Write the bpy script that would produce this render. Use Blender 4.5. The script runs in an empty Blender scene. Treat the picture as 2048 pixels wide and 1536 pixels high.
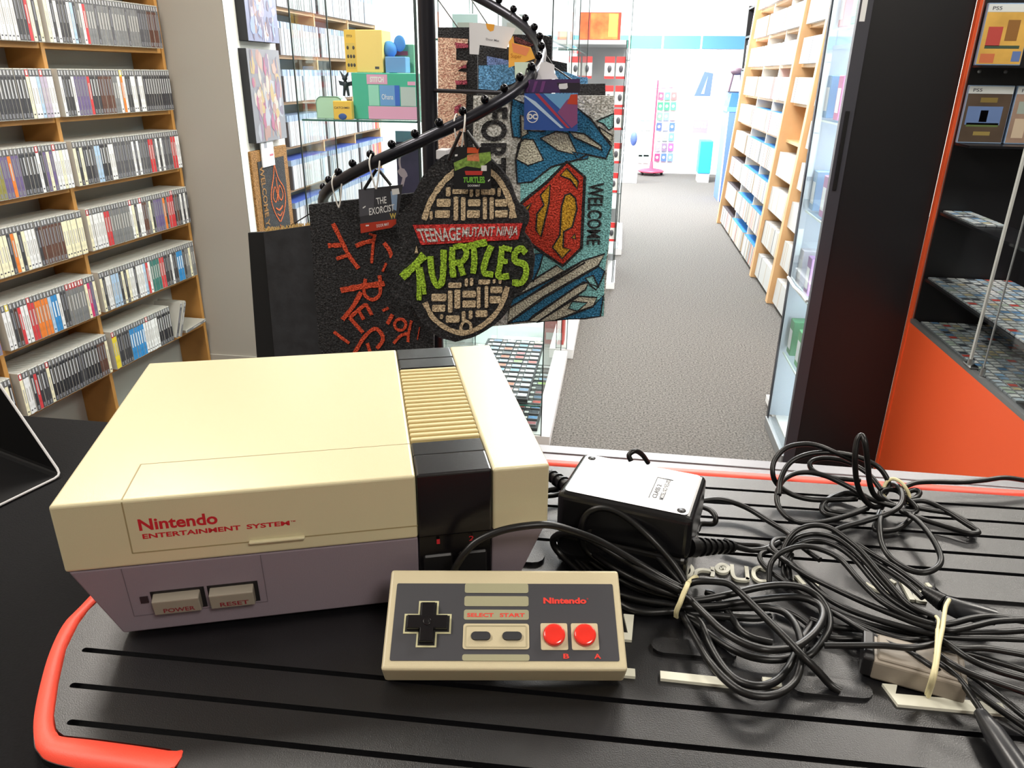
import bpy, bmesh, math, random
from mathutils import Vector, Matrix
C = bpy.context.scene.collection
S = bpy.context.scene
PI = math.pi
rnd = random.Random(7)

# ---------------------------------------------------------------- camera
F = 1501.6
CAM = Vector((0, 0, 1.40))
T = 1.11          # top of the bar mat
CT = 1.102        # counter top
def cam_rows(pitch, roll, yaw):
    cy, sy, cp, sp = math.cos(yaw), math.sin(yaw), math.cos(pitch), math.sin(pitch)
    f = Vector((sy*cp, cy*cp, -sp)); r = Vector((cy, -sy, 0)); u = r.cross(f)
    cr, sr = math.cos(roll), math.sin(roll)
    return (r*cr + u*sr, u*cr - r*sr, f)
RR, RU, RF = cam_rows(.39223, .01194, -.1336)
def ray(px, py):
    return RR*((px-1024)/F) - RU*((py-768)/F) + RF
def at(px, py, axis='z', v=0.0):
    """point of the plane axis=v seen at photo pixel (px, py)"""
    d = ray(px, py); i = 'xyz'.index(axis)
    return CAM + d*((v-CAM[i])/d[i])
def atp(px, py, p0, n):
    d = ray(px, py); n = Vector(n); p0 = Vector(p0)
    return CAM + d*((p0-CAM).dot(n)/d.dot(n))
cd = bpy.data.cameras.new('camera'); cam = bpy.data.objects.new('camera', cd); C.objects.link(cam)
cd.sensor_width = 36; cd.lens = F/2048*36; cd.clip_start = .01; cd.clip_end = 60
M4 = Matrix((RR, RU, -RF)).transposed().to_4x4(); M4.translation = CAM
cam.matrix_world = M4
S.camera = cam
S.view_settings.view_transform = 'Standard'; S.view_settings.look = 'None'
S.view_settings.gamma = 1; S.view_settings.use_curve_mapping = False

# ---------------------------------------------------------------- materials
MC = {}
def srgb(c):
    if isinstance(c, str):
        c = tuple(int(c[i:i+2], 16)/255 for i in (0, 2, 4))
    return tuple(x/12.92 if x <= .04045 else ((x+.055)/1.055)**2.4 for x in c)
def mat(name, col, rough=.5, metal=0, noise=0, nscale=50, bump=0, bscale=200, spec=.5, emit=0, trans=0, coat=0, alpha=1, detail=3):
    if name in MC: return MC[name]
    m = bpy.data.materials.new(name); m.use_nodes = True; MC[name] = m
    nt = m.node_tree; b = nt.nodes['Principled BSDF']; c = srgb(col)
    b.inputs['Base Color'].default_value = (*c, 1); b.inputs['Roughness'].default_value = rough
    b.inputs['Metallic'].default_value = metal; b.inputs['Specular IOR Level'].default_value = spec
    if coat: b.inputs['Coat Weight'].default_value = coat; b.inputs['Coat Roughness'].default_value = .1
    if emit:
        b.inputs['Emission Color'].default_value = (*c, 1); b.inputs['Emission Strength'].default_value = emit
    tc = nt.nodes.new('ShaderNodeTexCoord')
    if noise:
        n = nt.nodes.new('ShaderNodeTexNoise'); n.inputs['Scale'].default_value = nscale; n.inputs['Detail'].default_value = detail
        r = nt.nodes.new('ShaderNodeValToRGB')
        r.color_ramp.elements[0].position = .3; r.color_ramp.elements[1].position = .7
        r.color_ramp.elements[0].color = (*[max(0, x*(1-noise)) for x in c], 1)
        r.color_ramp.elements[1].color = (*[min(1, x*(1+noise)) for x in c], 1)
        nt.links.new(tc.outputs['Object'], n.inputs['Vector']); nt.links.new(n.outputs['Fac'], r.inputs['Fac'])
        nt.links.new(r.outputs['Color'], b.inputs['Base Color'])
    if bump:
        n = nt.nodes.new('ShaderNodeTexNoise'); n.inputs['Scale'].default_value = bscale; n.inputs['Detail'].default_value = 4
        bp = nt.nodes.new('ShaderNodeBump'); bp.inputs['Strength'].default_value = bump; bp.inputs['Distance'].default_value = .002
        nt.links.new(tc.outputs['Object'], n.inputs['Vector']); nt.links.new(n.outputs['Fac'], bp.inputs['Height'])
        nt.links.new(bp.outputs['Normal'], b.inputs['Normal'])
    return m
def glass(name, col=(.9, .97, .95), rough=0):
    """thin clear pane: mostly see-through with a faint tint and a mirror-like sheen by angle"""
    if name in MC: return MC[name]
    m = bpy.data.materials.new(name); m.use_nodes = True; MC[name] = m
    nt = m.node_tree; nt.nodes.clear()
    o = nt.nodes.new('ShaderNodeOutputMaterial'); t = nt.nodes.new('ShaderNodeBsdfTransparent'); g = nt.nodes.new('ShaderNodeBsdfGlossy')
    t.inputs['Color'].default_value = (*col, 1); g.inputs['Roughness'].default_value = rough
    lw = nt.nodes.new('ShaderNodeLayerWeight'); lw.inputs['Blend'].default_value = .5
    pw = nt.nodes.new('ShaderNodeMath'); pw.operation = 'POWER'; pw.inputs[1].default_value = 5
    f = nt.nodes.new('ShaderNodeMath'); f.operation = 'MULTIPLY_ADD'; f.inputs[1].default_value = .8; f.inputs[2].default_value = .045
    nt.links.new(lw.outputs['Facing'], pw.inputs[0]); nt.links.new(pw.outputs[0], f.inputs[0])
    x = nt.nodes.new('ShaderNodeMixShader')
    nt.links.new(f.outputs[0], x.inputs[0]); nt.links.new(t.outputs[0], x.inputs[1]); nt.links.new(g.outputs[0], x.inputs[2])
    nt.links.new(x.outputs[0], o.inputs['Surface'])
    return m
def emis(name, col, s):
    if name in MC: return MC[name]
    m = bpy.data.materials.new(name); m.use_nodes = True; MC[name] = m
    nt = m.node_tree; nt.nodes.clear(); o = nt.nodes.new('ShaderNodeOutputMaterial'); e = nt.nodes.new('ShaderNodeEmission')
    e.inputs['Color'].default_value = (*srgb(col), 1); e.inputs['Strength'].default_value = s
    nt.links.new(e.outputs[0], o.inputs['Surface']); return m
def coir(name, col):
    """coarse coir pile: clumpy colour, painted fibre glints and a strong fibre bump"""
    if name in MC: return MC[name]
    m = bpy.data.materials.new(name); m.use_nodes = True; MC[name] = m
    nt = m.node_tree; b = nt.nodes['Principled BSDF']; c = srgb(col)
    b.inputs['Roughness'].default_value = .75; b.inputs['Specular IOR Level'].default_value = .35
    tc = nt.nodes.new('ShaderNodeTexCoord')
    n = nt.nodes.new('ShaderNodeTexNoise'); n.inputs['Scale'].default_value = 260; n.inputs['Detail'].default_value = 2
    r = nt.nodes.new('ShaderNodeValToRGB'); r.color_ramp.elements[0].position = .36; r.color_ramp.elements[1].position = .66
    r.color_ramp.elements[0].color = (*[x*.5 for x in c], 1)
    r.color_ramp.elements[1].color = (*[min(1, x*1.5+.02) for x in c], 1)
    e3 = r.color_ramp.elements.new(.78); e3.color = (*[min(1, x*2.2+.14) for x in c], 1)  # pale specks: highlights on the fibres painted into the colour
    bp = nt.nodes.new('ShaderNodeBump'); bp.inputs['Strength'].default_value = .9; bp.inputs['Distance'].default_value = .006
    for a, bb in ((tc.outputs['Object'], n.inputs['Vector']), (n.outputs['Fac'], r.inputs['Fac']), (r.outputs['Color'], b.inputs['Base Color']),
                  (n.outputs['Fac'], bp.inputs['Height']), (bp.outputs['Normal'], b.inputs['Normal'])):
        nt.links.new(a, bb)
    return m

# ---------------------------------------------------------------- mesh builder
def ease(p, q, n): return [p+(q-p)*i/n for i in range(n+1)]
class MB:
    def __init__(s): s.v = []; s.f = []; s.m = []; s.sm = []; s.mats = []
    def mi(s, m):
        if m not in s.mats: s.mats.append(m)
        return s.mats.index(m)
    def add(s, vs, fs, m, smooth=False, M=None):
        o = len(s.v); k = s.mi(m)
        for v in vs:
            v = Vector(v)
            s.v.append(M @ v if M else v)
        for f in fs: s.f.append([o+i for i in f]); s.m.append(k); s.sm.append(smooth)
        return s
    def frombm(s, bm, m, smooth=False, M=None):
        bm.verts.index_update()
        s.add([v.co.copy() for v in bm.verts], [[v.index for v in f.verts] for f in bm.faces], m, smooth, M); bm.free(); return s
    def box(s, lo, hi, m, bev=0, seg=2, M=None, smooth=False):
        lo, hi = Vector(lo), Vector(hi)
        bm = bmesh.new(); bmesh.ops.create_cube(bm, size=1)
        for v in bm.verts: v.co = Vector([lo[i]+(v.co[i]+.5)*(hi[i]-lo[i]) for i in range(3)])
        if bev: bmesh.ops.bevel(bm, geom=bm.edges[:], offset=bev, segments=seg, profile=.5, affect='EDGES')
        return s.frombm(bm, m, smooth or (bev > 0 and seg > 1 and False), M)
    def hexa(s, c8, m, bev=0, seg=2, M=None):
        """box from 8 corners: bottom 4 ccw then top 4"""
        bm = bmesh.new(); vs = [bm.verts.new(Vector(c)) for c in c8]
        for f in ((3, 2, 1, 0), (4, 5, 6, 7), (0, 1, 5, 4), (1, 2, 6, 5), (2, 3, 7, 6), (3, 0, 4, 7)): bm.faces.new([vs[i] for i in f])
        if bev: bmesh.ops.bevel(bm, geom=bm.edges[:], offset=bev, segments=seg, profile=.5, affect='EDGES')
        return s.frombm(bm, m, False, M)
    def prism(s, pts, ext, m, M=None, smooth=False):
        """planar polygon (3-D points, any plane, may be concave) extruded by vector ext"""
        bm = bmesh.new(); vs = [bm.verts.new(Vector(p)) for p in pts]
        try: f = bm.faces.new(vs)
        except ValueError: bm.free(); return s
        e = Vector(ext)
        bm.normal_update()
        if f.normal.dot(e) > 0: f.normal_flip()
        r = bmesh.ops.extrude_face_region(bm, geom=[f], use_keep_orig=True)
        for g in r['geom']:
            if isinstance(g, bmesh.types.BMVert): g.co += e
        bmesh.ops.triangulate(bm, faces=[g for g in bm.faces if len(g.verts) > 4])
        return s.frombm(bm, m, smooth, M)
    def tube(s, pts, r, m, n=8, closed=False, caps=True, M=None, smooth=True):
        pts = [Vector(p) for p in pts]; N = len(pts)
        rs = r if isinstance(r, (list, tuple)) else [r]*N
        vs = []; prev = None
        for i, p in enumerate(pts):
            if closed: t = (pts[(i+1) % N]-pts[i-1])
            else: t = pts[min(i+1, N-1)]-pts[max(i-1, 0)]
            if t.length < 1e-9: t = Vector((0, 0, 1))
            t.normalize()
            if prev is None:
                a = Vector((0, 0, 1)) if abs(t.z) < .9 else Vector((1, 0, 0)); u = t.cross(a).normalized()
            else: u = (prev - t*prev.dot(t)).normalized()
            prev = u; w = t.cross(u)
            for k in range(n):
                A = 2*PI*k/n; vs.append(p+(u*math.cos(A)+w*math.sin(A))*rs[i])
        fs = []
        for i in range(N if closed else N-1):
            j = (i+1) % N
            for k in range(n): fs.append([i*n+k, i*n+(k+1) % n, j*n+(k+1) % n, j*n+k])
        s.add(vs, fs, m, smooth, M)
        if caps and not closed:
            s.add(vs[:n], [list(range(n))[::-1]], m, False, M); s.add(vs[-n:], [list(range(n))], m, False, M)
        return s
    def lathe(s, prof, c, axis, m, n=20, smooth=True, M=None):
        """profile [(r, h)...] round an axis through c"""
        ax = Vector(axis).normalized(); a = Vector((0, 0, 1)) if abs(ax.z) < .9 else Vector((1, 0, 0))
        u = ax.cross(a).normalized(); w = ax.cross(u); c = Vector(c); vs = []; fs = []
        for r, h in prof:
            for k in range(n):
                A = 2*PI*k/n; vs.append(c+ax*h+(u*math.cos(A)+w*math.sin(A))*r)
        for i in range(len(prof)-1):
            for k in range(n): fs.append([i*n+k, i*n+(k+1) % n, (i+1)*n+(k+1) % n, (i+1)*n+k])
        fs.append(list(range(n))[::-1]); fs.append([(len(prof)-1)*n+k for k in range(n)])
        return s.add(vs, fs, m, smooth, M)
    def ball(s, c, r, m, n=12, sc=(1, 1, 1), M=None):
        bm = bmesh.new(); bmesh.ops.create_uvsphere(bm, u_segments=n, v_segments=max(6, n*2//3), radius=1)
        c = Vector(c)
        for v in bm.verts: v.co = c+Vector([v.co[i]*r*sc[i] for i in range(3)])
        return s.frombm(bm, m, True, M)
    def build(s, name, parent=None, local=False):
        me = bpy.data.meshes.new(name)
        vs = s.v
        if parent is not None and not local:
            inv = wm(parent).inverted(); vs = [inv @ v for v in vs]
        me.from_pydata([tuple(v) for v in vs], [], s.f)
        for m in s.mats: me.materials.append(m)
        me.polygons.foreach_set('material_index', s.m); me.polygons.foreach_set('use_smooth', s.sm)
        me.update()
        o = bpy.data.objects.new(name, me); C.objects.link(o)
        if parent is not None: o.parent = parent
        return o
def wm(o):
    m = o.matrix_basis.copy()
    return wm(o.parent) @ m if o.parent else m
def tag(o, label, cat, group=None, kind=None):
    o['label'] = label; o['category'] = cat
    if group: o['group'] = group
    if kind: o['kind'] = kind
    return o
def thing(name, label, cat, loc=(0, 0, 0), rz=0, group=None, M=None):
    o = bpy.data.objects.new(name, None); C.objects.link(o); o.empty_display_size = .02
    if M is not None: o.matrix_basis = M
    else: o.location = loc; o.rotation_euler = (0, 0, rz)
    return tag(o, label, cat, group)
def struct(name, mb):
    """mesh centred on its own middle so the object's origin lies inside it"""
    o = mb.build(name); recentre(o); o['kind'] = 'structure'; return o
def recentre(o):
    me = o.data
    if not me.vertices: return o
    xs = [v.co for v in me.vertices]
    c = Vector(((min(v.x for v in xs)+max(v.x for v in xs))/2, (min(v.y for v in xs)+max(v.y for v in xs))/2, min(v.z for v in xs)))
    me.transform(Matrix.Translation(-c)); o.location = o.location+c
    return o
def solo(name, mb, label, cat, group=None, kind=None):
    return tag(recentre(mb.build(name)), label, cat, group, kind)
def frame(o, x, z):
    """matrix with origin o, x axis along x, z axis along z"""
    x = Vector(x).normalized(); z = Vector(z); z = (z-x*z.dot(x)).normalized(); y = z.cross(x)
    m = Matrix((x, y, z)).transposed().to_4x4(); m.translation = Vector(o); return m

# text as geometry -------------------------------------------------------------
TX = {}
def text_geo(t, bold=0.0):
    k = (t, bold)
    if k in TX: return TX[k]
    cu = bpy.data.curves.new('txt', 'FONT'); cu.body = t; cu.size = 1; cu.offset = bold; cu.resolution_u = 3; cu.fill_mode = 'FRONT'
    ob = bpy.data.objects.new('txt', cu); C.objects.link(ob)
    dg = bpy.context.evaluated_depsgraph_get(); dg.update()
    me = bpy.data.meshes.new_from_object(ob.evaluated_get(dg))
    vs = [v.co.copy() for v in me.vertices]; fs = [list(p.vertices) for p in me.polygons]
    bpy.data.objects.remove(ob); bpy.data.curves.remove(cu); bpy.data.meshes.remove(me)
    x0, x1 = min(v.x for v in vs), max(v.x for v in vs); y0, y1 = min(v.y for v in vs), max(v.y for v in vs)
    TX[k] = ([((v.x-x0)/(x1-x0), (v.y-y0)/(y1-y0)) for v in vs], fs); return TX[k]
def text_on(mb, t, q, m, lift=.0004, bold=.01, thick=0, M=None):
    """q = world corners bottom-left, bottom-right, top-right, top-left; lift along the quad normal"""
    a, b, c, d = [Vector(p) for p in q]; n = (b-a).cross(d-a).normalized()
    vs, fs = text_geo(t, bold)
    P = [(a*(1-u)+b*u)*(1-v)+(d*(1-u)+c*u)*v+n*lift for u, v in vs]
    # make faces look along n
    out = []
    for f in fs:
        nn = (P[f[1]]-P[f[0]]).cross(P[f[2]]-P[f[0]])
        out.append(f if nn.dot(n) > 0 else f[::-1])
    mb.add(P, out, m, False, M)
    if thick:
        mb.add([p+n*thick for p in P], out, m, False, M)
        ed = {}
        for f in out:
            for i in range(len(f)):
                e = (f[i], f[(i+1) % len(f)])
                if (e[1], e[0]) in ed: del ed[(e[1], e[0])]
                else: ed[e] = 1
        o = len(P); mb.add(P+[p+n*thick for p in P], [[a_, b_, b_+o, a_+o] for a_, b_ in ed], m, False, M)
def catmull(pts, n=8, closed=False):
    pts = [Vector(p) for p in pts]; N = len(pts); out = []
    for i in range(N if closed else N-1):
        if closed: p0, p1, p2, p3 = pts[i-1], pts[i], pts[(i+1) % N], pts[(i+2) % N]
        else:
            p1, p2 = pts[i], pts[i+1]; p0 = pts[i-1] if i else p1*2-p2; p3 = pts[i+2] if i+2 < N else p2*2-p1
        for k in range(n):
            t = k/n; t2 = t*t; t3 = t2*t
            out.append(.5*((2*p1)+(p2-p0)*t+(2*p0-5*p1+4*p2-p3)*t2+(3*p1-p0-3*p2+p3)*t3))
    if not closed: out.append(pts[-1])
    return out
def ribbon(mb, pts, w, ext, n, m, closed=False):
    """flat stroke of width w along pts lying in the plane with normal n, extruded by ext*n"""
    n = Vector(n).normalized(); pts = [Vector(p) for p in pts]; N = len(pts)
    ws = w if isinstance(w, (list, tuple)) else [w]*N
    L, Rr = [], []
    for i in range(N):
        if closed: t = pts[(i+1) % N]-pts[i-1]
        else: t = pts[min(i+1, N-1)]-pts[max(i-1, 0)]
        s_ = n.cross(t).normalized()*ws[i]/2
        L.append(pts[i]+s_); Rr.append(pts[i]-s_)
    vs = L+Rr+[p+n*ext for p in L]+[p+n*ext for p in Rr]; fs = []
    for i in range(N if closed else N-1):
        j = (i+1) % N
        fs += [[2*N+i, 3*N+i, 3*N+j, 2*N+j], [i, 2*N+i, 2*N+j, j], [N+i, N+j, 3*N+j, 3*N+i]]
    if not closed: fs += [[0, N, 3*N, 2*N], [N-1, 3*N-1, 4*N-1, 2*N-1]]
    mb.add(vs, fs, m)
# ================================================================ counter, bar mat, console, controller, adapter, cables
CREAM = mat('cream plastic', 'cfc6a3', .2, bump=.08, bscale=2500, spec=.6)
CREAM2 = mat('warm grey plastic', 'cbbf9e', .4, bump=.1, bscale=2500)
VENT = mat('tan vent plastic', 'c9b887', .45)
GREYP = mat('mauve grey plastic', '8a7e88', .5, bump=.15, bscale=2500)
BLKP = mat('glossy black plastic', '121013', .22, spec=.5, bump=.03, bscale=400)
BLKM = mat('black plastic', '19181a', .4)
RED = mat('red lettering', 'c4202c', .5)
DRED = mat('dark red lettering', '8a2530', .5)
FELT = mat('black counter laminate', '0c0c0e', .7, noise=.35, nscale=600, bump=.2, bscale=900, spec=.1)
RUB = mat('black rubber', '0e0e11', .38, bump=.12, bscale=1500, spec=.65, noise=.15, nscale=30)
REDR = mat('red rubber', 'ff5540', .5, bump=.1, bscale=1500)
WHR = mat('off-white rubber', 'd9d8c8', .55)
ALU = mat('brushed metal', 'c9c9c9', .3, 1)
CAB = mat('black cable rubber', '0d0d0e', .38, spec=.45)
BAND = mat('pale rubber band', 'd8cfa4', .6)

# counter
t = thing('shop_counter', 'black topped shop counter holding the game console and the bar mat', 'counter', (0, .2, 0))
mb = MB(); mb.box((-1.5, -.12, CT-.03), (1.6, .565, CT), FELT, .002); mb.build('worktop', t)
mb = MB(); mb.box((-.3, .5655, CT-.032), (1.6, .580, CT+.0012), mat('dark metal trim', '6c6c70', .4, .6), .001); mb.box((-.3, .545, CT+.0001), (1.6, .566, CT+.0004), mat('dark metal trim', '6c6c70', .4, .6)); mb.build('edge_trim', t)
mb = MB(); mb.box((-1.45, -.05, .05), (1.55, .53, CT-.032), mat('counter panel', '2a2a2e', .5)); mb.box((-1.4, -.02, 0), (1.5, .5, .05), BLKM); mb.build('counter_body', t)

# bar mat -------------------------------------------------
MR = Matrix.Rotation(.0244, 4, 'Z')
bm_t = thing('bar_mat', 'long ribbed black rubber bar mat with a red border under the console', 'bar mat', (0, 0, CT))
def ML(x, y, z): return MR @ Vector((x, y, z))
def mlpoly(mb, pts, z0, z1, m): mb.prism([ML(x, y, z0) for x, y in pts], (0, 0, z1-z0), m)
def stad(x0, x1, y0, y1, n=6, rl=True, rr=True):
    r = (y1-y0)/2; cy = (y0+y1)/2; p = []
    if rr: p += [(x1-r+r*math.cos(a), cy+r*math.sin(a)) for a in ease(-PI/2, PI/2, n)]
    else: p += [(x1, y0), (x1, y1)]
    if rl: p += [(x0+r+r*math.cos(a), cy+r*math.sin(a)) for a in ease(PI/2, 3*PI/2, n)]
    else: p += [(x0, y1), (x0, y0)]
    return p
XR = .55
# outline (outer edge of the border), clockwise from back right
MI = MR.inverted()
def mlp(px, py): p = MI @ at(px, py, 'z', T-.001); return (p.x, p.y)
OUTER = [(XR, .541), (.3, .541), (.1, .541), (-.2, .541), (-.245, .53), (-.262, .50), (-.276, .44), (-.288, .38)]+[mlp(*p) for p in ((162, 1213), (125, 1252), (98, 1307), (79, 1370), (66, 1434), (65, 1479), (74, 1498), (91, 1513), (148, 1528), (300, 1552), (330, 1575))]+[(-.19, .18), (.193, .18), (.208, .21), (.214, .265), (.223, .268), (.3, .270), (XR, .270)]
INNER = [(XR, .5305), (.3, .5305), (.1, .5305), (-.195, .5305), (-.235, .522), (-.25, .497), (-.2645, .437), (-.2765, .378)]+[mlp(*p) for p in ((178, 1223), (157, 1252), (133, 1302), (118, 1370), (109, 1434), (113, 1459), (119, 1467), (129, 1474), (197, 1481), (340, 1501), (366, 1514))]+[(-.170, .192), (.180, .192), (.192, .205), (.202, .262), (.212, .279), (.3, .281), (XR, .282)]
outl = OUTER
base = [(p.x, p.y) for p in catmull([Vector((x, y, 0)) for x, y in OUTER], 4)] + [(XR, .541)]
mb = MB(); mlpoly(mb, base[:-1], CT+.0005, CT+.004, RUB)
def rrect(x0, x1, y0, y1, r, n=5):
    p = []
    for cx, cy, a0 in ((x1-r, y0+r, -PI/2), (x1-r, y1-r, 0), (x0+r, y1-r, PI/2), (x0+r, y0+r, PI)):
        p += [(cx+r*math.cos(a), cy+r*math.sin(a)) for a in ease(a0, a0+PI/2, n)]
    return p
# one top sheet, cut by long channels with rounded left ends
g = .0017
def chan(x1, xs, y): return [(x1, y-g)]+[(xs-g*math.sin(a), y-g*math.cos(a)) for a in ease(0, PI, 6)]+[(x1, y+g)]
comb = [(x, y) for x, y in INNER if (x, y) not in INNER[-6:]]
comb += [(.180, .192), (.192, .205)]+chan(.197, -.165, .2235)+chan(.2, -.238, .2455)+[(.202, .262)]+chan(.204, -.252, .2675)+[(.212, .279), (.3, .281), (XR-.004, .282)]
comb += chan(XR-.004, -.262, .2918)
for y in (.4275, .4475, .4705, .491, .512): comb += chan(XR-.004, -.238, y)
comb += [(XR-.004, .5305)]
mlpoly(mb, comb[1:], CT+.004, T, RUB)
mb.build('rubber_sheet', bm_t)
# raised black pills
def slant(pts): return pts
for x0, x1, y0, y1 in ((.111, .152, .3065, .3185), (.042, .088, .3265, .3385), (-.09, -.022, .398, .4125), (.218, XR-.03, .396, .4135)):
    mb = MB(); mlpoly(mb, stad(x0, x1, y0, y1), T-.0006, T+.0022, RUB); mb.build('raised_pill', bm_t)
# border
mb = MB(); bw = .0125
ob = [Vector(ML(x, y, CT+.004)) for x, y in outl]
o2 = [p for p in ob]
cen = []
for i, p in enumerate([]):
    q0 = o2[max(i-1, 0)]; q1 = o2[min(i+1, len(o2)-1)]; tt = (q1-q0); nn = Vector((0, 0, 1)).cross(tt).normalized()
    w = bw if i < 50 else .011
    cen.append((p, p+nn*w))
for p, q in zip(catmull([ML(x, y, CT+.004) for x, y in OUTER], 4), catmull([ML(x, y, CT+.004) for x, y in INNER], 4)): cen.append((p, q))
vs = []; fs = []
for p, q in cen: vs += [p-Vector((0, 0, .0035)), p.lerp(q, .08)+Vector((0, 0, .0042)), p.lerp(q, .5)+Vector((0, 0, .0046)), p.lerp(q, .92)+Vector((0, 0, .0042)), q-Vector((0, 0, .0005))]
for i in range(len(cen)-1):
    for k in range(4): fs.append([i*5+k, i*5+5+k, i*5+6+k, i*5+1+k])
mb.add(vs, fs, REDR, True); mb.prism([ML(x, y, CT+.001) for x, y in ((XR-.004, .271), (XR+.008, .271), (XR+.008, .5405), (XR-.004, .5405))], (0, 0, .0072), REDR); bo = mb.build('red_border', bm_t); bo['label'] = 'red raised border'
# white printed shapes
def wbar(pts, w=.0055):
    mb = MB(); ribbon(mb, [ML(x, y, T-.0004) for x, y in pts], w, .0022, (0, 0, 1), WHR); mb.build('white_bracket', bm_t)
wbar([(-.03, .3102), (.0325, .3102)]); wbar([(.0455, .3105), (.09, .3095)]); wbar([(-.02, .3375), (.0305, .3375), (.0305, .356)], .006)
wbar([(.1625, .3185), (.1625, .3085), (.214, .3085)], .0075); wbar([(.098, .3125), (.107, .3125)], .006)
wbar([(.226, .3095), (.27, .3095)], .006)
def glyph(pts, w=.0024, closed=False):
    mb = MB(); P = catmull([at(px, py, 'z', T) for px, py in pts], 6, closed) if len(pts) > 2 else [at(px, py, 'z', T) for px, py in pts]
    P = [Vector((p.x, p.y, T-.0004)) for p in P]
    ribbon(mb, P, w, .0022, (0, 0, 1), WHR, closed); mb.build('raised_letter', bm_t)
glyph([(1362, 1127), (1375, 1131), (1384, 1141), (1382, 1153), (1370, 1156), (1362, 1152)])
glyph([(1389, 1156), (1393, 1146), (1405, 1143), (1424, 1147), (1424, 1157)]); glyph([(1424, 1138), (1425, 1147)])
glyph([(1433, 1140), (1440, 1133), (1450, 1134), (1456, 1140), (1450, 1147), (1439, 1147)], .0026, True)
glyph([(1441, 1143), (1441, 1137), (1444, 1140), (1448, 1138), (1449, 1144)], .0012)
glyph([(1463, 1133), (1465, 1152), (1472, 1161), (1490, 1163), (1496, 1160)]); glyph([(1492, 1137), (1495, 1164)])
glyph([(1532, 1142), (1518, 1138), (1507, 1144), (1508, 1157), (1518, 1165), (1532, 1166)])
glyph([(1562, 1143), (1572, 1146), (1584, 1165)]); glyph([(1592, 1155), (1608, 1173)]); glyph([(1622, 1160), (1634, 1170), (1630, 1176)])
glyph([(1730, 1170), (1748, 1180), (1776, 1190), (1784, 1188)]); glyph([(1779, 1163), (1790, 1170)]); glyph([(1803, 1166), (1824, 1204)], .003)
glyph([(1852, 1206), (1834, 1203), (1829, 1193), (1838, 1188), (1852, 1196)]); glyph([(1852, 1170), (1860, 1178)])
glyph([(1162, 1124), (1172, 1129), (1182, 1125), (1180, 1118), (1170, 1116)])

# console ---------------------------------------------------
CA = .3306
con = thing('game_console', 'boxy cream and grey game console standing on the bar mat', 'game console')
def con_world(x, y, z):
    dx, dy = x-.0345, y+.3581
    return Vector((dx*math.cos(CA)-dy*math.sin(CA), dx*math.sin(CA)+dy*math.cos(CA), T+z))
con.location = con_world(0, .1, 0); con.rotation_euler = (0, 0, CA)
ML0 = Matrix.Translation((0, -.1, 0))
def hx(x0, x1, y0, y1, z0, z1, tb=(0, 0, 0, 0), tt=(0, 0, 0, 0)):
    """box corners; tb/tt = inset left,right,front,back at bottom / top"""
    return [(x0+tb[0], y0+tb[2], z0), (x1-tb[1], y0+tb[2], z0), (x1-tb[1], y1-tb[3], z0), (x0+tb[0], y1-tb[3], z0),
            (x0+tt[0], y0+tt[2], z1), (x1-tt[1], y0+tt[2], z1), (x1-tt[1], y1-tt[3], z1), (x0+tt[0], y1-tt[3], z1)]
X0, X1, Y1, H = -.128, .128, .203, .089
mb = MB()   # top shell as left block, vent floor and right block
mb.hexa(hx(X0, .0535, 0, Y1, .0492, H), CREAM, .0016, 3, ML0)
mb.hexa(hx(.0957, X1, 0, Y1, .0492, H), CREAM, .0016, 3, ML0)
mb.build('top_shell', con, True)
mb = MB(); mb.box((.0538, .0405, .05), (.0954, .161, H-.0035), VENT, 0, M=ML0)
for i in range(19):
    y = .0438+i*.00625; mb.box((.0540, y, H-.004), (.0952, y+.0034, H-.0003), VENT, .0006, 1, M=ML0)
v = mb.build('vent_grille', con, True); v['label'] = 'ribbed tan vent grille'
mb = MB(); mb.box((.0538, -.0006, .0492), (.0954, .0232, H+.0004), BLKP, .0014, 3, M=ML0)
mb.box((.0538, .0236, .06), (.0954, .0402, H-.0002), BLKP, .0008, 1, M=ML0); mb.box((.0538, .002, .006), (.0954, .02, .0488), BLKP, .0006, 1, M=ML0)
text_on(mb, '1', [(.0638, .0014, .0437), (.0656, .0014, .0437), (.0656, .0014, .0469), (.0638, .0014, .0469)], RED, .001, .01, M=ML0)
text_on(mb, '2', [(.0822, .0014, .0437), (.0850, .0014, .0437), (.0850, .0014, .0469), (.0822, .0014, .0469)], RED, .001, .01, M=ML0)
mb.box((.0556, -.0012, .0462-.004), (.0556, -.0012, .0462), BLKP, M=ML0)
s_ = mb.build('black_band', con, True); s_['label'] = 'glossy black stripe'
mb = MB(); mb.box((.0538, .161, .05), (.0954, Y1+.0002, H-.0002), BLKP, .001, 2, M=ML0); mb.box((.0538, .1805, .06), (.0954, .181, H+.0001), BLKM, M=ML0); s_ = mb.build('black_band', con, True); s_['label'] = 'black stripe behind the vent'
for x in (.0562, .0762):
    mb = MB(); mb.box((x, .0006, .012), (x+.0165, .004, .036), BLKM, .001, 1, M=ML0); mb.build('controller_socket', con, True)
mb = MB()  # lower body: front leans in slightly, sides slope in strongly
mb.hexa(hx(X0+.0012, .0534, .001, Y1-.001, .003, .0488, (.0175, 0, .0045, .01), (0, 0, 0, 0)), GREYP, .001, 2, ML0)
mb.hexa(hx(.0956, X1-.0012, .001, Y1-.001, .003, .0488, (0, .0175, .0045, .01), (0, 0, 0, 0)), GREYP, .001, 2, ML0)
mb.box((.0534, .02, .004), (.0956, Y1-.004, .0485), GREYP, M=ML0)
lb = mb.build('lower_body', con, True); lb['label'] = 'mauve grey lower half'
FN = Vector((0, -1, .1)).normalized()
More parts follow.
